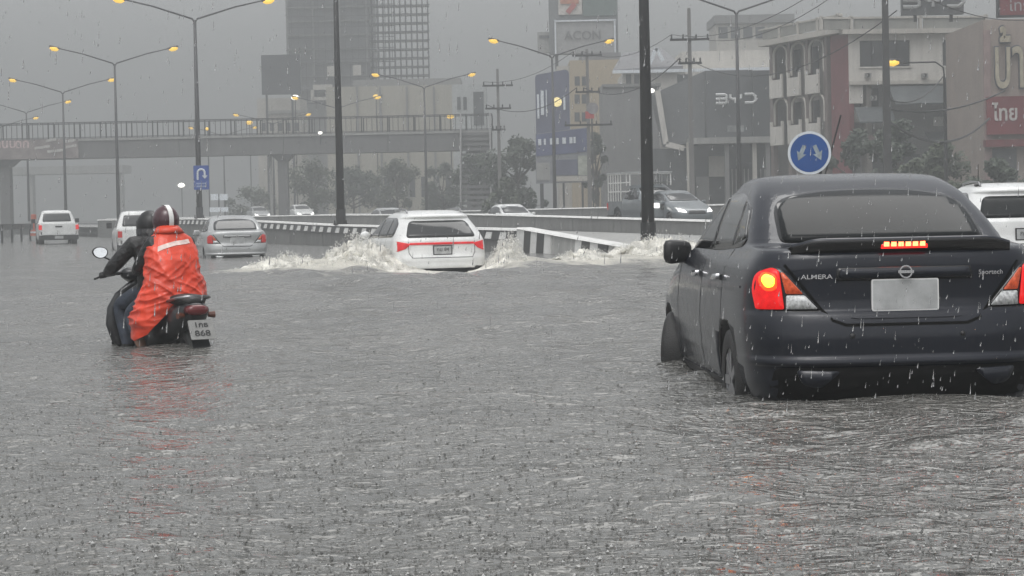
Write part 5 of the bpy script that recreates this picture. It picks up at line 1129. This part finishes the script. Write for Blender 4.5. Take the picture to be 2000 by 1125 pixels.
# -- right edge building with big letters and red sign
D2 = 116
rb = bld('shop_building', 'beige building with big Thai letters and a red sign at the right edge', 1965, D2)
bpart('wall', 1921, 38, 2075, 400, D2, 10, mat('pinkish_wall', (0.30, 0.25, 0.22), 0.7, var=0.15, scale=0.6, streak=0.5), rb, zlow=0.3)
bpart('pilaster', 1921, 60, 1935, 400, D2-0.15, 0.15, mat('pinkish_pilaster', (0.26, 0.19, 0.18), 0.7, var=0.15), rb, zlow=0.3)
bpart('red_sign', 1926, 188, 2075, 262, D2-0.4, 0.35, mat('sign_red', (0.15, 0.013, 0.018), 0.5, var=0.15, scale=0.8), rb)
bpart('red_ledge', 1924, 272, 2075, 286, D2-0.7, 0.65, mat('ledge_red', (0.13, 0.018, 0.022), 0.5, var=0.15), rb)
bpart('shop_opening', 1932, 290, 1985, 400, D2-0.05, 0.04, DGREY, rb, zlow=0.3)
BIGL = mat('big_letter', (0.40, 0.36, 0.27), 0.5, var=0.2, scale=2)
BIGO = mat('big_letter_edge', (0.08, 0.09, 0.11), 0.5)
q = Wp(1935, 130, D2)
for m_, bo, yy in ((BIGO, 0.10, -0.10), (BIGL, 0.03, -0.22)): lettering('lettering', 'บ้าน', 3.6, m_, rb, (q.x-rb.location.x, yy, q.z-0.3), bold=bo, extrude=0.06, sx=0.45, align='LEFT')
q = Wp(1934, 224, D2); lettering('lettering', 'ไทย สา', 1.05, mat('letter_pale', (0.5, 0.47, 0.45), 0.5), rb, (q.x-rb.location.x, -0.43, q.z-0.3), bold=0.02, extrude=0.03, sx=0.8, align='LEFT')
t = thing('red_sign', 'small dark red sign at the top right corner', 'sign', (Wp(1980, 20, 112).x, 112, Wp(1980, 32, 112).z))
bpart('panel', 1948, -15, 2070, 32, 112, 0.3, mat('sign_dark_red', (0.16, 0.02, 0.025), 0.5, var=0.15), t); bpart('frame', 1946, 30, 2072, 34, 111.95, 0.4, STEELD, t); bpart('frame', 1945, -15, 1949, 36, 111.95, 0.4, STEELD, t)
q = Wp(1966, 14, 112); lettering('lettering', 'โทร.', 0.75, LOGO, t, (q.x-t.location.x, -0.03, q.z-t.location.z), align='LEFT')
# -- dark showroom
D3 = 152
sr = bld('showroom', 'charcoal car showroom with pale letters on its upper wall', 1400, D3)
bpart('upper_wall', 1378, 138, 1470, 276, D3, 8, DGREY, sr); bpart('upper_wall', 1470, 138, 1516, 276, D3-0.6, 8, mat('charcoal_panel', (0.055, 0.06, 0.064), 0.45, var=0.1), sr)
a, b = Wp(1283, 180, D3), Wp(1378, 138, D3); c1, c2 = Wp(1310, 282, D3), Wp(1378, 280, D3)
MB().prism([(a.x, a.z), (b.x, b.z), (c2.x, c2.z), (c1.x, c1.z)], D3+0.3, D3+8).build('slanted_wing', mat('wing_grey', (0.12, 0.125, 0.13), 0.5, var=0.12, streak=0.4), sr, world=True)
for (x0, y0, x1, y1) in ((1283, 178, 1300, 282), (1300, 282, 1335, 290)):
    a, b = Wp(x0, y0, D3), Wp(x1, y1, D3); MB().beam((a.x, D3-0.1, a.z), (b.x, D3-0.1, b.z), 0.5, 0.35).build('white_fin', WHITEW, sr, world=True)
bpart('canopy', 1345, 268, 1520, 280, D3-1.6, 2.2, CONC, sr)
bpart('lower_wall', 1268, 290, 1350, 410, D3+0.2, 6, mat('showroom_dark', (0.06, 0.065, 0.068), 0.45, var=0.15), sr, zlow=0.3)
bpart('glass_front', 1350, 280, 1520, 410, D3+1.0, 0.1, GLASSW, sr, zlow=0.3)
for px in (1346, 1420, 1474, 1500): bpart('column', px-4, 278, px+4, 410, D3-1.2, 0.4, CREAM if px in (1474, 1346) else GREYW, sr, zlow=0.3)
for px in range(1430, 1516, 8): bpart('mullion', px-1, 330, px+1, 410, D3+0.9, 0.08, CONC, sr, zlow=0.3)
bpart('wall_panel', 1384, 305, 1418, 345, D3+0.5, 0.3, CREAM, sr); bpart('wall_panel', 1360, 345, 1385, 410, D3+0.4, 0.3, GREYW, sr, zlow=0.3)
logo_letters(sr, Wp(1434, 194, D3), 0.78, mat('letter_bright', (0.62, 0.63, 0.63), 0.4), -0.65)
bpart('small_lettering', 1420, 245, 1452, 258, D3-0.03, 0.03, mat('small_mark', (0.2, 0.205, 0.21), 0.5, var=0.5, scale=2), sr)
# -- house with grey hipped roof and white fascia behind
D4 = 172
hs_ = bld('house', 'pale house with grey pitched roof and white fascia behind the showroom', 1340, D4)
bpart('wall', 1218, 140, 1512, 300, D4, 9, WHITEW, hs_, zlow=0.3)
bpart('upper_wall', 1330, 100, 1512, 140, D4+1.5, 7, WHITEW, hs_)
a, b, c_, d_ = Wp(1196, 138, D4), Wp(1332, 130, D4), Wp(1292, 96, D4+3), Wp(1216, 104, D4+3)
MB().add([a+Vector((0,-0.5,0)), b+Vector((0,-0.5,0)), c_, d_, a+Vector((0,-0.5,-0.25)), b+Vector((0,-0.5,-0.25)), c_+Vector((0,0,-0.3)), d_+Vector((0,0,-0.3))], [(0,1,2,3),(7,6,5,4),(0,4,5,1),(1,5,6,2),(2,6,7,3),(3,7,4,0)]).build('roof', ROOFT, hs_, world=True)
bpart('fascia', 1196, 135, 1512, 141, D4-0.7, 0.2, SIGNW, hs_)
g1, g2, g3 = Wp(1268, 126, D4-0.6), Wp(1281, 95, D4-0.6), Wp(1294, 120, D4-0.6)
for p_, q_ in ((g1, g2), (g2, g3)): MB().beam(p_, q_, 0.2, 0.28).build('gable_board', SIGNW, hs_, world=True)
for (x0, x1) in ((1222, 1232), (1238, 1248), (1322, 1345), (1370, 1392)): bpart('window', x0, 146, x1, 168, D4-0.04, 0.05, GLASSW, hs_)
ab = bld('apartment_block', 'hazy flat block with roof structures behind the pale house', 1455, 225); bpart('wall', 1398, 38, 1545, 140, 225, 8, CREAM, ab, zlow=0.3)
bpart('roof_band', 1394, 30, 1550, 46, 224.6, 9, GREYW, ab)
for (x0, x1) in ((1402, 1420), (1426, 1444), (1450, 1468), (1474, 1492), (1498, 1516)): bpart('window', x0, 54, x1, 76, 224.9, 0.1, GLASSW, ab)
# -- tan block, grey block, billboard tower, blue signs
tb = bld('office_block', 'tan block standing below the tall billboard', 1170, 195); bpart('wall', 1115, 118, 1216, 400, 195, 9, TAN, tb, zlow=0.3); bpart('roof_cap', 1135, 104, 1212, 120, 195.5, 8, ROOFT, tb)
bpart('side_wing', 1090, 130, 1116, 400, 196, 8, CREAM, tb, zlow=0.3)
for y0 in (150, 185, 220):
    for x0 in (1122, 1136): bpart('window', x0, y0, x0+10, y0+18, 194.95, 0.1, GLASSW, tb)
gb_ = bld('grey_block', 'plain grey windowless block left of the near lamp post', 1220, 165); bpart('wall', 1178, 168, 1288, 400, 165, 6, GREYW, gb_, zlow=0.3); bpart('roof_cap', 1176, 164, 1290, 170, 164.8, 6.5, CONCD, gb_); bpart('door', 1200, 370, 1212, 412, 164.9, 0.1, DGREY, gb_, zlow=0.4)
bt = bld('billboard', 'tall hazy billboard tower with stacked advertising panels', 1140, 205, 'billboard')
bpart('backing', 1072, -30, 1206, 106, 205, 1.2, mat('billboard_frame', (0.16, 0.17, 0.175), 0.6, var=0.1), bt)
bpart('upper_panel', 1138, -30, 1203, 32, 204.8, 0.15, mat('panel_green_grey', (0.09, 0.13, 0.12), 0.5, var=0.1), bt)
pn = bpart('logo_panel', 1090, -22, 1136, 30, 204.75, 0.2, mat('panel_white', (0.55, 0.52, 0.48), 0.5, var=0.15), bt)
OR, RE = mat('logo_orange', (0.45, 0.16, 0.08), 0.5), mat('logo_red', (0.40, 0.08, 0.07), 0.5)
bpart('logo_bar', 1094, 1, 1130, 9, 204.6, 0.1, OR, bt)
a, b = Wp(1122, 9, 204.6), Wp(1108, 27, 204.6); MB().beam((a.x, 204.6, a.z), (b.x, 204.6, b.z), 0.05, 0.45).build('logo_stem', RE, bt, world=True)
fp = bpart('lower_panel', 1085, 42, 1200, 105, 204.7, 0.25, mat('panel_grey', (0.30, 0.30, 0.30), 0.5, var=0.12), bt)
for (x0, y0, x1, y1) in ((1083, 40, 1202, 43), (1083, 40, 1086, 106), (1199, 40, 1202, 106)): bpart('frame', x0, y0, x1, y1, 204.5, 0.2, SIGNW, bt)
q = Wp(1138, 71, 204.5); lettering('lettering', 'ACON', 1.1, mat('letter_grey', (0.12, 0.12, 0.12), 0.5), bt, (q.x-bt.location.x, -0.42, q.z-0.3), bold=0.02)
for px in (1090, 1140, 1190): bpart('mast', px-3, 105, px+3, 400, 205.3, 0.4, STEEL, bt, zlow=0.3)
bpart('side_box', 1050, 64, 1084, 104, 206, 1.0, CONC, bt); bpart('side_band', 1053, 70, 1082, 76, 205.9, 0.1, DGREY, bt)
BL1, BL2 = mat('sign_violet_blue', (0.11, 0.118, 0.175), 0.5, var=0.12, scale=0.7), mat('banner_blue', (0.085, 0.10, 0.19), 0.5, var=0.2, scale=0.8)
D5 = 146
bs = bld('sign_tower', 'tall blue sign board with rounded top and a lit emblem', 1080, D5, 'sign')
x0, x1 = Wp(1046, 200, D5).x, Wp(1112, 200, D5).x; z0, z1 = Wp(1080, 262, D5).z, Wp(1080, 136, D5).z
MB().prism(round_poly([(x0, z0, 0.02), (x1, z0, 0.02), (x1, z1, 0.35), (x0, z1-0.35, 0.2)], 0.1), D5, D5+0.5).build('panel', BL1, bs, world=True)
q = Wp(1088, 200, D5); MB().lathe([(0.001, -0.12), (0.27, -0.10), (0.30, 0)], 24, 'Y', (q.x-bs.location.x, 0, q.z-0.3)).build('emblem', mat('emblem_lit', (0.7, 0.6, 0.3), 0.5, emit=(1, 0.8, 0.35), estr=0.6), bs)
for (a_, b_, y0, y1) in ((1049, 1053, 185, 232), (1056, 1062, 178, 225), (1066, 1068, 176, 228), (1100, 1104, 188, 215)): bpart('pale_mark', a_, y0, b_, y1, D5-0.06, 0.05, SIGNW, bs)
for px in (1056, 1100): bpart('mast', px-2, 262, px+2, 400, D5+0.1, 0.2, STEEL, bs, zlow=0.3)
bn = bld('banner_board', 'wide blue banner board with white marks low on the kerb', 1098, D5-2, 'sign')
a, b = Wp(1046, 262, D5-2), Wp(1152, 248, D5-2); c_, d_ = Wp(1152, 356, D5-2), Wp(1047, 359, D5-2)
MB().prism([(a.x, a.z), (b.x, b.z), (c_.x, c_.z), (d_.x, d_.z)], D5-2, D5-1.7).build('panel', mat('banner_grey', (0.22, 0.23, 0.25), 0.5, var=0.15), bn, world=True)
a, b = Wp(1047, 263, D5-2), Wp(1151, 250, D5-2); c_, d_ = Wp(1151, 296, D5-2), Wp(1047, 306, D5-2)
MB().prism([(a.x, a.z), (b.x, b.z), (c_.x, c_.z), (d_.x, d_.z)], D5-2.05, D5-2.0).build('blue_band', BL2, bn, world=True)
for px, w in ((1051, 6), (1062, 4), (1074, 7), (1086, 5), (1098, 7), (1112, 6), (1120, 4)): bpart('pale_mark', px, 272-(px-1050)*0.06, px+w, 284-(px-1050)*0.06, D5-2.1, 0.04, SIGNW, bn)
bpart('dark_field', 1080, 312, 1128, 342, D5-2.06, 0.05, BL1, bn); bpart('pale_field', 1129, 304, 1151, 342, D5-2.06, 0.05, mat('pale_green', (0.36, 0.38, 0.33), 0.5, var=0.2), bn); bpart('pale_field', 1048, 318, 1074, 352, D5-2.06, 0.05, CONC, bn); bpart('pale_strip', 1080, 344, 1150, 354, D5-2.06, 0.05, CREAM, bn)
for px in (1060, 1138): bpart('mast', px-2, 356, px+2, 410, D5-1.9, 0.2, STEEL, bn, zlow=0.3)
t = bld('round_sign', 'small red and pale sign on the tan building pole', 1158, 138, 'sign')
q = Wp(1157, 212, 138); MB().lathe([(0.001, -0.05), (0.35, -0.04), (0.35, 0.04), (0.001, 0.05)], 20, 'Y', (q.x-t.location.x, 0, q.z-0.3)).build('disc', mat('disc_grey', (0.25, 0.24, 0.25), 0.5, var=0.3), t)
bpart('red_plate', 1143, 218, 1160, 232, 138, 0.1, mat('plate_red', (0.42, 0.05, 0.05), 0.5), t); bpart('post', 1156, 230, 1159, 410, 138.1, 0.1, STEEL, t, zlow=0.4)
# -- scaffolded tower, yellowish hall, blank billboard, far slab
D6 = 262
st = bld('tower_under_construction', 'huge hazy tower wrapped in scaffolding behind the footbridge', 700, D6)
SCW = mat('tower_wall', (0.12, 0.122, 0.13), 0.7, var=0.12, scale=0.15)
bpart('core', 562, -60, 722, 175, D6, 14, SCW, st); bpart('core', 590, 175, 768, 420, D6+0.5, 13, GREYW, st, zlow=0.3)
for py in range(-40, 180, 27): bpart('floor_slab', 560, py, 724, py+3, D6-0.35, 0.4, CONCD, st)
for px in (562, 612, 664, 716): bpart('column', px-2, -60, px+2, 175, D6-0.3, 0.35, GREYW, st)
SCAF = mat('scaffold_steel', (0.045, 0.047, 0.05), 0.5, 0.3)
for px in range(726, 840, 11):
    a = pxbox(px, -60+max(0, (px-812))*2.2, px+1.6, 205, D6+1, 0.1); MB().box(*a).build('standard', SCAF, st, world=True); b_ = list(a); b_[1] += 2; b_[4] += 2; MB().box(*b_).build('standard', SCAF, st, world=True)
for py in range(-40, 206, 17): bpart('ledger', 722, py, 840 if py > 10 else 816, py+1.8, D6+0.95, 0.1, SCAF, st); bpart('plank', 724, py+2, 838 if py > 10 else 814, py+3.5, D6+1.2, 1.6, CONCD, st)
for px in range(600, 770, 17): bpart('standard', px, 122, px+1.6, 212, D6-1.2, 0.1, SCAF, st)
for py in (122, 150, 176, 200): bpart('ledger', 590, py, 772, py+1.8, D6-1.25, 0.1, SCAF, st)
for px in range(570, 768, 13): bpart('standard', px, -60, px+1.2, 122, D6-1.2, 0.1, SCAF, st)
for py in range(-52, 120, 21): bpart('ledger', 562, py, 772, py+1.4, D6-1.25, 0.1, SCAF, st)
for (x0, y0, x1, y1) in ((612, 166, 650, 176), (612, 190, 664, 196), (608, 176, 614, 200), (640, 130, 660, 150), (690, 128, 706, 148), (720, 160, 740, 176)): bpart('pale_panel', x0, y0, x1, y1, D6-1.4, 0.1, CREAM, st)
k_ = bld('blank_billboard', 'plain dark rectangular billboard left of the scaffolded tower', 550, 240, 'billboard'); bpart('panel', 512, 108, 588, 185, 240, 0.6, mat('blank_panel', (0.035, 0.037, 0.045), 0.6, var=0.08), k_)
for px in (524, 574): bpart('mast', px-2, 185, px+2, 410, 240.2, 0.4, STEEL, k_, zlow=0.2)
yh_ = bld('hall', 'long hazy cream hall with low roof beyond the footbridge', 790, 232); bpart('wall', 640, 168, 925, 400, 232, 12, mat('hall_cream', (0.36, 0.34, 0.285), 0.7, var=0.12, scale=0.2, streak=0.5), yh_, zlow=0.3); bpart('roof', 690, 155, 900, 172, 234, 10, GREYW, yh_)
for px in (700, 745, 797, 850, 900): bpart('pilaster', px-2, 170, px+2, 400, 231.8, 0.25, GREYW, yh_, zlow=0.3)
for px in range(655, 915, 24): bpart('window', px, 345, px+12, 385, 231.9, 0.15, GLASSW, yh_)
l_ = bld('low_block', 'faint low block with a sign strip left of the tower', 555, 245); bpart('wall', 505, 192, 590, 400, 245, 8, CREAM, l_, zlow=0.3); bpart('sign_strip', 520, 216, 600, 222, 244.8, 0.2, CONC, l_)  # the strip is plain concrete colour
for px in range(512, 588, 16): bpart('window', px, 240, px+8, 256, 244.9, 0.15, GLASSW, l_)
w_ = bld('white_block', 'pale slab block right of the hall behind the utility pole', 930, 215); bpart('wall', 885, 165, 952, 400, 215, 8, mat('pale_block', (0.42, 0.44, 0.44), 0.7, var=0.1, streak=0.4), w_, zlow=0.3); bpart('window', 925, 180, 945, 245, 214.9, 0.15, GLASSW, w_)
for px in (893, 905): bpart('window', px, 190, px+7, 215, 214.9, 0.15, GLASSW, w_)
f_ = bld('far_overpass', 'faint far overpass slab seen under the footbridge at left', 130, 330, 'overpass'); bpart('deck', -120, 326, 240, 341, 330, 8, CONC, f_)
for px in (60, 235): bpart('pier', px-5, 340, px+5, 420, 331, 2, CONC, f_, zlow=-0.4)
# small extra lights and signs in the haze
for (label, px, py, d, r_) in (('small bright lamp glowing beyond the scooter under the bridge', 355, 362, 250, 0.32), ('faint yellow lamp above the bridge rail left of the scaffolding', 488, 240, 245, 0.3), ('white lamp cluster under the blank billboard', 577, 191, 236, 0.33), ('yellow lamp above the bridge at its right half', 880, 228, 205, 0.27), ('white lamp glowing below the yellow lamp by the tower', 735, 189, 228, 0.25), ('small white lamp on the bridge deck edge', 626, 260, 178, 0.14), ('yellow lamp above the bridge right of the U-turn sign post', 406, 252, 215, 0.18), ('pale lamp beside the near lamp post in front of the pale house', 1271, 178, 120, 0.15)):
    q = Wp(px, py, d); t = thing('street_light', label, 'street light', (q.x, d, 0.3))
    bm = bmesh.new(); bmesh.ops.create_icosphere(bm, subdivisions=2, radius=r_)
    for v in bm.verts: v.co = (v.co.x*1.25, v.co.y, v.co.z*0.8 + q.z-0.3)
    from_bm('lamp', bm, LAMPY if 'yellow' in label else LAMPW, t, smooth=True)
    MB().tube([(0, 0.3, 0 if py != 260 else q.z-1.2), (0, 0.3, q.z-0.3+0.1), (0, 0, q.z-0.3+0.18)], 0.06, 6).build('pole', STEEL, t)
t = thing('direction_sign', 'pair of small pale sign panels right of the U-turn sign post', 'road sign', (Wp(428, 395, 140).x, 140, 0.6))
for (x0, x1, y0, y1) in ((412, 427, 379, 391), (429, 445, 379, 391), (410, 446, 405, 414)): bpart('panel', x0, y0, x1, y1, 140, 0.08, SIGNW, t).location.z = -0.6
bpart('post', 427, 379, 429, 415, 140.1, 0.08, STEEL, t).location.z = -0.6
t = thing('traffic_cone_stack', 'reddish roadworks marker post beside the leftmost pickup', 'marker post', (Wp(66, 400, 130).x, 130, 0.0))
ORG = mat('marker_orange', (0.5, 0.12, 0.07), 0.5, var=0.2)
MB().lathe([(0.22, 0.3), (0.20, 0.6), (0.05, 0.62), (0.05, 1.2), (0.16, 1.25), (0.16, 1.5), (0.0, 1.52)], 12, 'Z').build('marker', ORG, t)
MB().lathe([(0.211, 0.45), (0.206, 0.55)], 12, 'Z').build('band', SIGNW, t)

# ------------------------------------------------------------------ trees
BARK = mat('bark', (0.07, 0.06, 0.05), 0.9, var=0.3, scale=6)
LEAF = [mat('leaf_dark', (0.035, 0.050, 0.030), 0.6, var=0.35, scale=1.5), mat('leaf_mid', (0.055, 0.07, 0.04), 0.6, var=0.35, scale=1.5)]
def tree(label, px, d, zt_, w, zb_=0.3, n=6500, lf=0.15, seed=1, kind=0, name='tree', low=0.25):
    g = random.Random(seed); p = Wp(px, 400, d); t = thing(name, label, 'tree' if name == 'tree' else 'shrub', (p.x, d, zb_)); H = zt_-zb_
    mb = MB(); th = H*0.55; mb.tube([(0, 0, 0), (0.08*H*0.2, 0, th*0.5), (0, 0.05, th)], [0.05*H*0.5, 0.035*H*0.5, 0.02*H*0.5], 8)
    cl = []
    for i in range(15):
        a = g.random()*6.28; r_ = w*(0.25+0.9*g.random()); z = H*(low + (0.92-low)*g.random()); r_ *= math.sin(math.pi*min(0.97, max(0.12, (z/H-low+0.16)/(1.18-low))))
        c_ = Vector((r_*math.cos(a), r_*math.sin(a)*0.8, z)); cl.append((c_, w*(0.16+0.26*g.random()**1.5)))
        mb.tube([(0, 0, min(z*0.7, th*0.9)), c_*0.5 + Vector((0, 0, z*0.35)), c_], [0.012*H, 0.008*H, 0.003*H], 5)
    cl.append((Vector((w*0.1, 0, H*0.86)), w*0.3))
    mb.build('trunk', BARK, t)
    vs = []; fs = []
    for i in range(n):
        c_, r_ = g.choice(cl); v = Vector((g.gauss(0, 1), g.gauss(0, 1), g.gauss(0, 0.8))); v = v.normalized()*r_*(0.2+1.0*g.random()**0.8); q_ = c_ + v
        if q_.z < 0.05: continue
        a = Vector((g.gauss(0, 1), g.gauss(0, 1), g.gauss(0, 0.6))).normalized(); b_ = a.orthogonal().normalized(); s_ = lf*(0.35+g.random()**2)
        k0 = len(vs); vs += [q_+a*s_, q_+b_*s_*0.55, q_-a*s_, q_-b_*s_*0.55]; fs.append((k0, k0+1, k0+2, k0+3))
    mesh_obj('crown', vs, fs, LEAF[kind], t)
tree('dark tree beside the stair of the footbridge, left of the blue sign', 1012, 158, 1.05+158*150/F, 2.0, seed=3, n=9000)
tree('dark tree filling the gap under the right end of the footbridge', 925, 176, 1.05+176*118/F, 1.9, seed=4, n=8000)
tree('hazy tree beneath the bridge, right of the bridge pier', 610, 200, 1.05+200*105/F, 2.6, seed=5, kind=1)
tree('hazy tree beneath the bridge, behind the dark median lamp post', 690, 206, 1.05+206*98/F, 2.5, seed=6)
tree('hazy tree beneath the bridge, left of the far-kerb lamp post', 775, 200, 1.05+200*112/F, 2.3, seed=7, kind=1)
tree('hazy tree beneath the bridge, right of the far-kerb lamp post', 865, 196, 1.05+196*100/F, 2.1, seed=8)
tree('pale shrub by the stair foot of the footbridge', 985, 148, 1.05+148*70/F, 1.3, seed=9, kind=1, name='shrub', n=4500, low=0.05)
tree('shrub standing left of the blue banner board', 1030, 150, 1.05+150*45/F, 1.1, seed=10, name='shrub', n=4000, low=0.05)
tree('dark street tree under the awnings behind the dark utility pole', 1755, 112, 1.05+112*175/F, 1.7, seed=12, n=9000)
tree('dark street tree right of the round blue sign', 1668, 118, 1.05+118*150/F, 1.3, seed=13, n=6500)
tree('street tree below the thick cable at right', 1830, 108, 1.05+108*120/F, 1.6, seed=14, kind=1, n=8000)
tree('shrub in front of the beige building at the right edge', 1945, 100, 1.05+100*85/F, 1.2, seed=15, name='shrub', n=5000, low=0.05)
tree('tree crown between tan block and grey block', 1165, 158, 1.05+158*160/F, 1.0, seed=16, n=5000)
tree('faint tree left of the bridge pier', 500, 230, 1.05+230*60/F, 2.4, seed=17, kind=1, n=4500)
# ------------------------------------------------------------------ splashes, rain on the water, haze
FOAM = mat('foam', (0.66, 0.645, 0.585), 0.4, var=0.32, scale=4.0, bump=0.9, bscale=22)
FOAMD = mat('spray_drop', (0.70, 0.695, 0.665), 0.35, var=0.1, scale=3.0)
def splash(label, cx, cy_, lx, ly, hh, seed, nblob=3200):
    g = np.random.default_rng(seed); NU, NV_ = 150, 70
    vs = []; fs = []
    def hgt(x, y):
        q = Vector((x*lx*2.0 + seed*7, y*ly*2.0, seed*3.1)); e = math.exp(-(x*x*1.7+y*y*1.7))
        rd = 1-abs(noise.noise(q*1.4 + Vector((0, 0, 4))))*1.7; r2 = 1-abs(noise.noise(q*3.7))*1.8; r3 = noise.noise(q*9)
        return hh*e*(0.30 + 0.55*max(rd, 0)**1.5 + 0.30*r2*(0.4+e) + 0.10*r3) - 0.09*hh - 0.03
    for j in range(NV_):
        for i in range(NU):
            x = (i/(NU-1)*2-1)*1.55; y = (j/(NV_-1)*2-1)*1.55
            q = Vector((x*lx*2.2 + seed, y*ly*2.2, seed*3.1))
            vs.append((cx + x*lx + 0.14*lx*noise.noise(q*1.9+Vector((9, 0, 0))), cy_ + y*ly + 0.14*ly*noise.noise(q*1.9+Vector((0, 9, 0))), hgt(x, y)))
    for j in range(NV_-1):
        for i in range(NU-1): fs.append((j*NU+i, j*NU+i+1, (j+1)*NU+i+1, (j+1)*NU+i))
    nheap = len(fs)
    # flying drops and shreds above the crests, thrown outward
    oct_v = [Vector(v) for v in ((1,0,0),(-1,0,0),(0,1,0),(0,-1,0),(0,0,1),(0,0,-1))]; oct_f = [(0,2,4),(2,1,4),(1,3,4),(3,0,4),(2,0,5),(1,2,5),(3,1,5),(0,3,5)]
    for k in range(nblob):
        x, y = g.normal(0, 0.58, 2); top = hgt(x, y)
        if top < -0.02: continue
        z = top + hh*0.33*g.random()**2.2*math.exp(-(x*x+y*y))
        q = Vector((x*lx*3.0+seed, y*ly*3.0, z*3))
        if noise.noise(q*2.2) < -0.05: continue
        s = 0.0025 + 0.009*g.random()**3; b0 = len(vs); out = Vector((x*lx, y*ly*0.3, 0.5*hh + 0.3*g.random())).normalized()*s*(0.4+1.2*g.random())
        c = Vector((cx+x*lx, cy_+y*ly, z))
        for v in oct_v: vs.append(tuple(c + Vector((v.x*s, v.y*s, v.z*s)) + out*v.z))
        fs += [tuple(i+b0 for i in f) for f in oct_f]
    o = mesh_obj('water_splash', vs, fs, [FOAM, FOAMD], None, smooth=True); tag(o, label, 'splash', kind='stuff')
    o.data.polygons.foreach_set('material_index', [0]*nheap + [1]*(len(o.data.polygons)-nheap)); return o
for i, (lab, s) in enumerate(zip(('foaming heap of water thrown up left of the white car', 'foaming spray thrown up right of the white car', 'low froth spreading left of the white car', 'low froth in front of the striped barrier end', 'white splash breaking over the low end of the barrier', 'bow wave pushed up ahead of the white car on its left'), SPLASHES)):
    splash(lab, *s, seed=i+2, nblob=(22000, 18000, 13000, 11000, 18000, 12000)[i])
# crowns and drops where the rain hits the flood
g = np.random.default_rng(5); vs = []; fs = []
def drop_crown(cx, cy_, z0, r, h, ang):
    b = len(vs); n = 6
    for k in range(n):
        a = ang + 6.283*k/n; vs.append((cx+r*0.55*math.cos(a), cy_+r*0.55*math.sin(a), z0-0.004))
    for k in range(n):
        a = ang + 6.283*k/n; hh = h*(0.55+0.9*g.random()); vs.append((cx+r*math.cos(a), cy_+r*math.sin(a), z0+hh))
    for k in range(n): fs.append((b+k, b+(k+1) % n, b+n+(k+1) % n, b+n+k))
def bead(cx, cy_, z, s):
    b = len(vs); vs.extend([(cx+s, cy_, z), (cx-s, cy_, z), (cx, cy_+s, z), (cx, cy_-s, z), (cx, cy_, z+s*1.3), (cx, cy_, z-s*1.1)])
    fs.extend([tuple(i+b for i in f) for f in ((0,2,4),(2,1,4),(1,3,4),(3,0,4),(2,0,5),(1,2,5),(3,1,5),(0,3,5))])
NS = 24000
dd = 1/(1/40 + (1/5.6-1/40)*g.random(NS)**0.9)
xx_ = (g.random(NS)*2-1)*(0.235*dd+0.4)
hh_ = np.where(dd < 14, water_height(xx_[None, :], dd[None, :], 0.02, 0.02)[0], 0.0)
for x, d, h in zip(xx_, dd, hh_):
    if 1.0 < x < 3.3 and 12.2 < d < 17: continue
    sz = 0.16 + g.random()**4*0.75
    t_ = g.random()
    if t_ < 0.2: drop_crown(x, d, h, 0.008*sz+0.003, 0.007*sz, g.random()*6)
    if t_ > 0.15: bead(x+g.normal(0, 0.01), d+g.normal(0, 0.01), h+0.002+0.014*sz*g.random()**1.5, 0.0012+0.0065*sz*(0.4+0.6*g.random()))
DROPM = mat('rain_drop', (0.30, 0.30, 0.29), 0.06, var=0, spec=0.5, trans=0.6)
o = mesh_obj('rain_splash', vs, fs, [DROPM, mat('glint_drop', (0.5, 0.5, 0.49), 0.15, var=0)]); pick = np.repeat(g.random(len(fs)//2+1) < 0.22, 2)[:len(fs)]; o.data.polygons.foreach_set('material_index', pick.astype(np.int32)); tag(o, 'countless small rain splashes all over the flood water', 'rain splashes', kind='stuff')  # pale colour on scattered facets imitates the glint of drops
# raindrops in the air
g = np.random.default_rng(21); vs = []; fs = []
for k in range(6000):
    d = 1/(1/13 + (1/2.2-1/13)*g.random()); x = (g.random()*2-1)*(0.24*d+0.2); z = 0.02 + g.random()*(0.15*d + 1.0)
    if 1.0 < x < 3.3 and d > 12: continue
    r_ = 0.0005 + 0.0006*g.random(); L_ = 0.003 + 0.012*g.random()**2; b = len(vs)
    for (ox, oy, oz) in ((r_, 0, 0), (-r_*0.5, r_*0.87, 0), (-r_*0.5, -r_*0.87, 0), (0.0012, 0, L_), (0, 0, -r_*1.5)): vs.append((x+ox, d+oy, z+oz))
    fs += [(b, b+1, b+3), (b+1, b+2, b+3), (b+2, b, b+3), (b+1, b, b+4), (b+2, b+1, b+4), (b, b+2, b+4)]
o = mesh_obj('falling_rain', vs, fs, mat('raindrop_air', (0.9, 0.91, 0.91), 0.08, var=0, trans=0.8), smooth=True); tag(o, 'fine raindrops falling everywhere through the air', 'rain', kind='stuff')
# haze: one closed box of pale air
hz = MB().box(-660, -75, -1.6, 660, 890, 52).build('haze', []) if False else None
me_ = bpy.data.meshes.new('haze'); mb = MB().box(-660, -75, -1.6, 660, 890, 46); me_.from_pydata(mb.v, [], mb.f)
hm = bpy.data.materials.new('rain_haze'); hm.use_nodes = True; nt = hm.node_tree; nt.nodes.clear()
vo = nt.nodes.new('ShaderNodeVolumePrincipled'); vo.inputs['Color'].default_value = (0.475, 0.49, 0.495, 1); vo.inputs['Density'].default_value = HAZE_DENSITY; vo.inputs['Anisotropy'].default_value = 0.2
ou = nt.nodes.new('ShaderNodeOutputMaterial'); nt.links.new(vo.outputs[0], ou.inputs['Volume']); me_.materials.append(hm)
hz = link(bpy.data.objects.new('haze', me_)); hz['kind'] = 'stuff'; hz['label'] = 'grey rain haze filling the air over the road'; hz['category'] = 'haze'
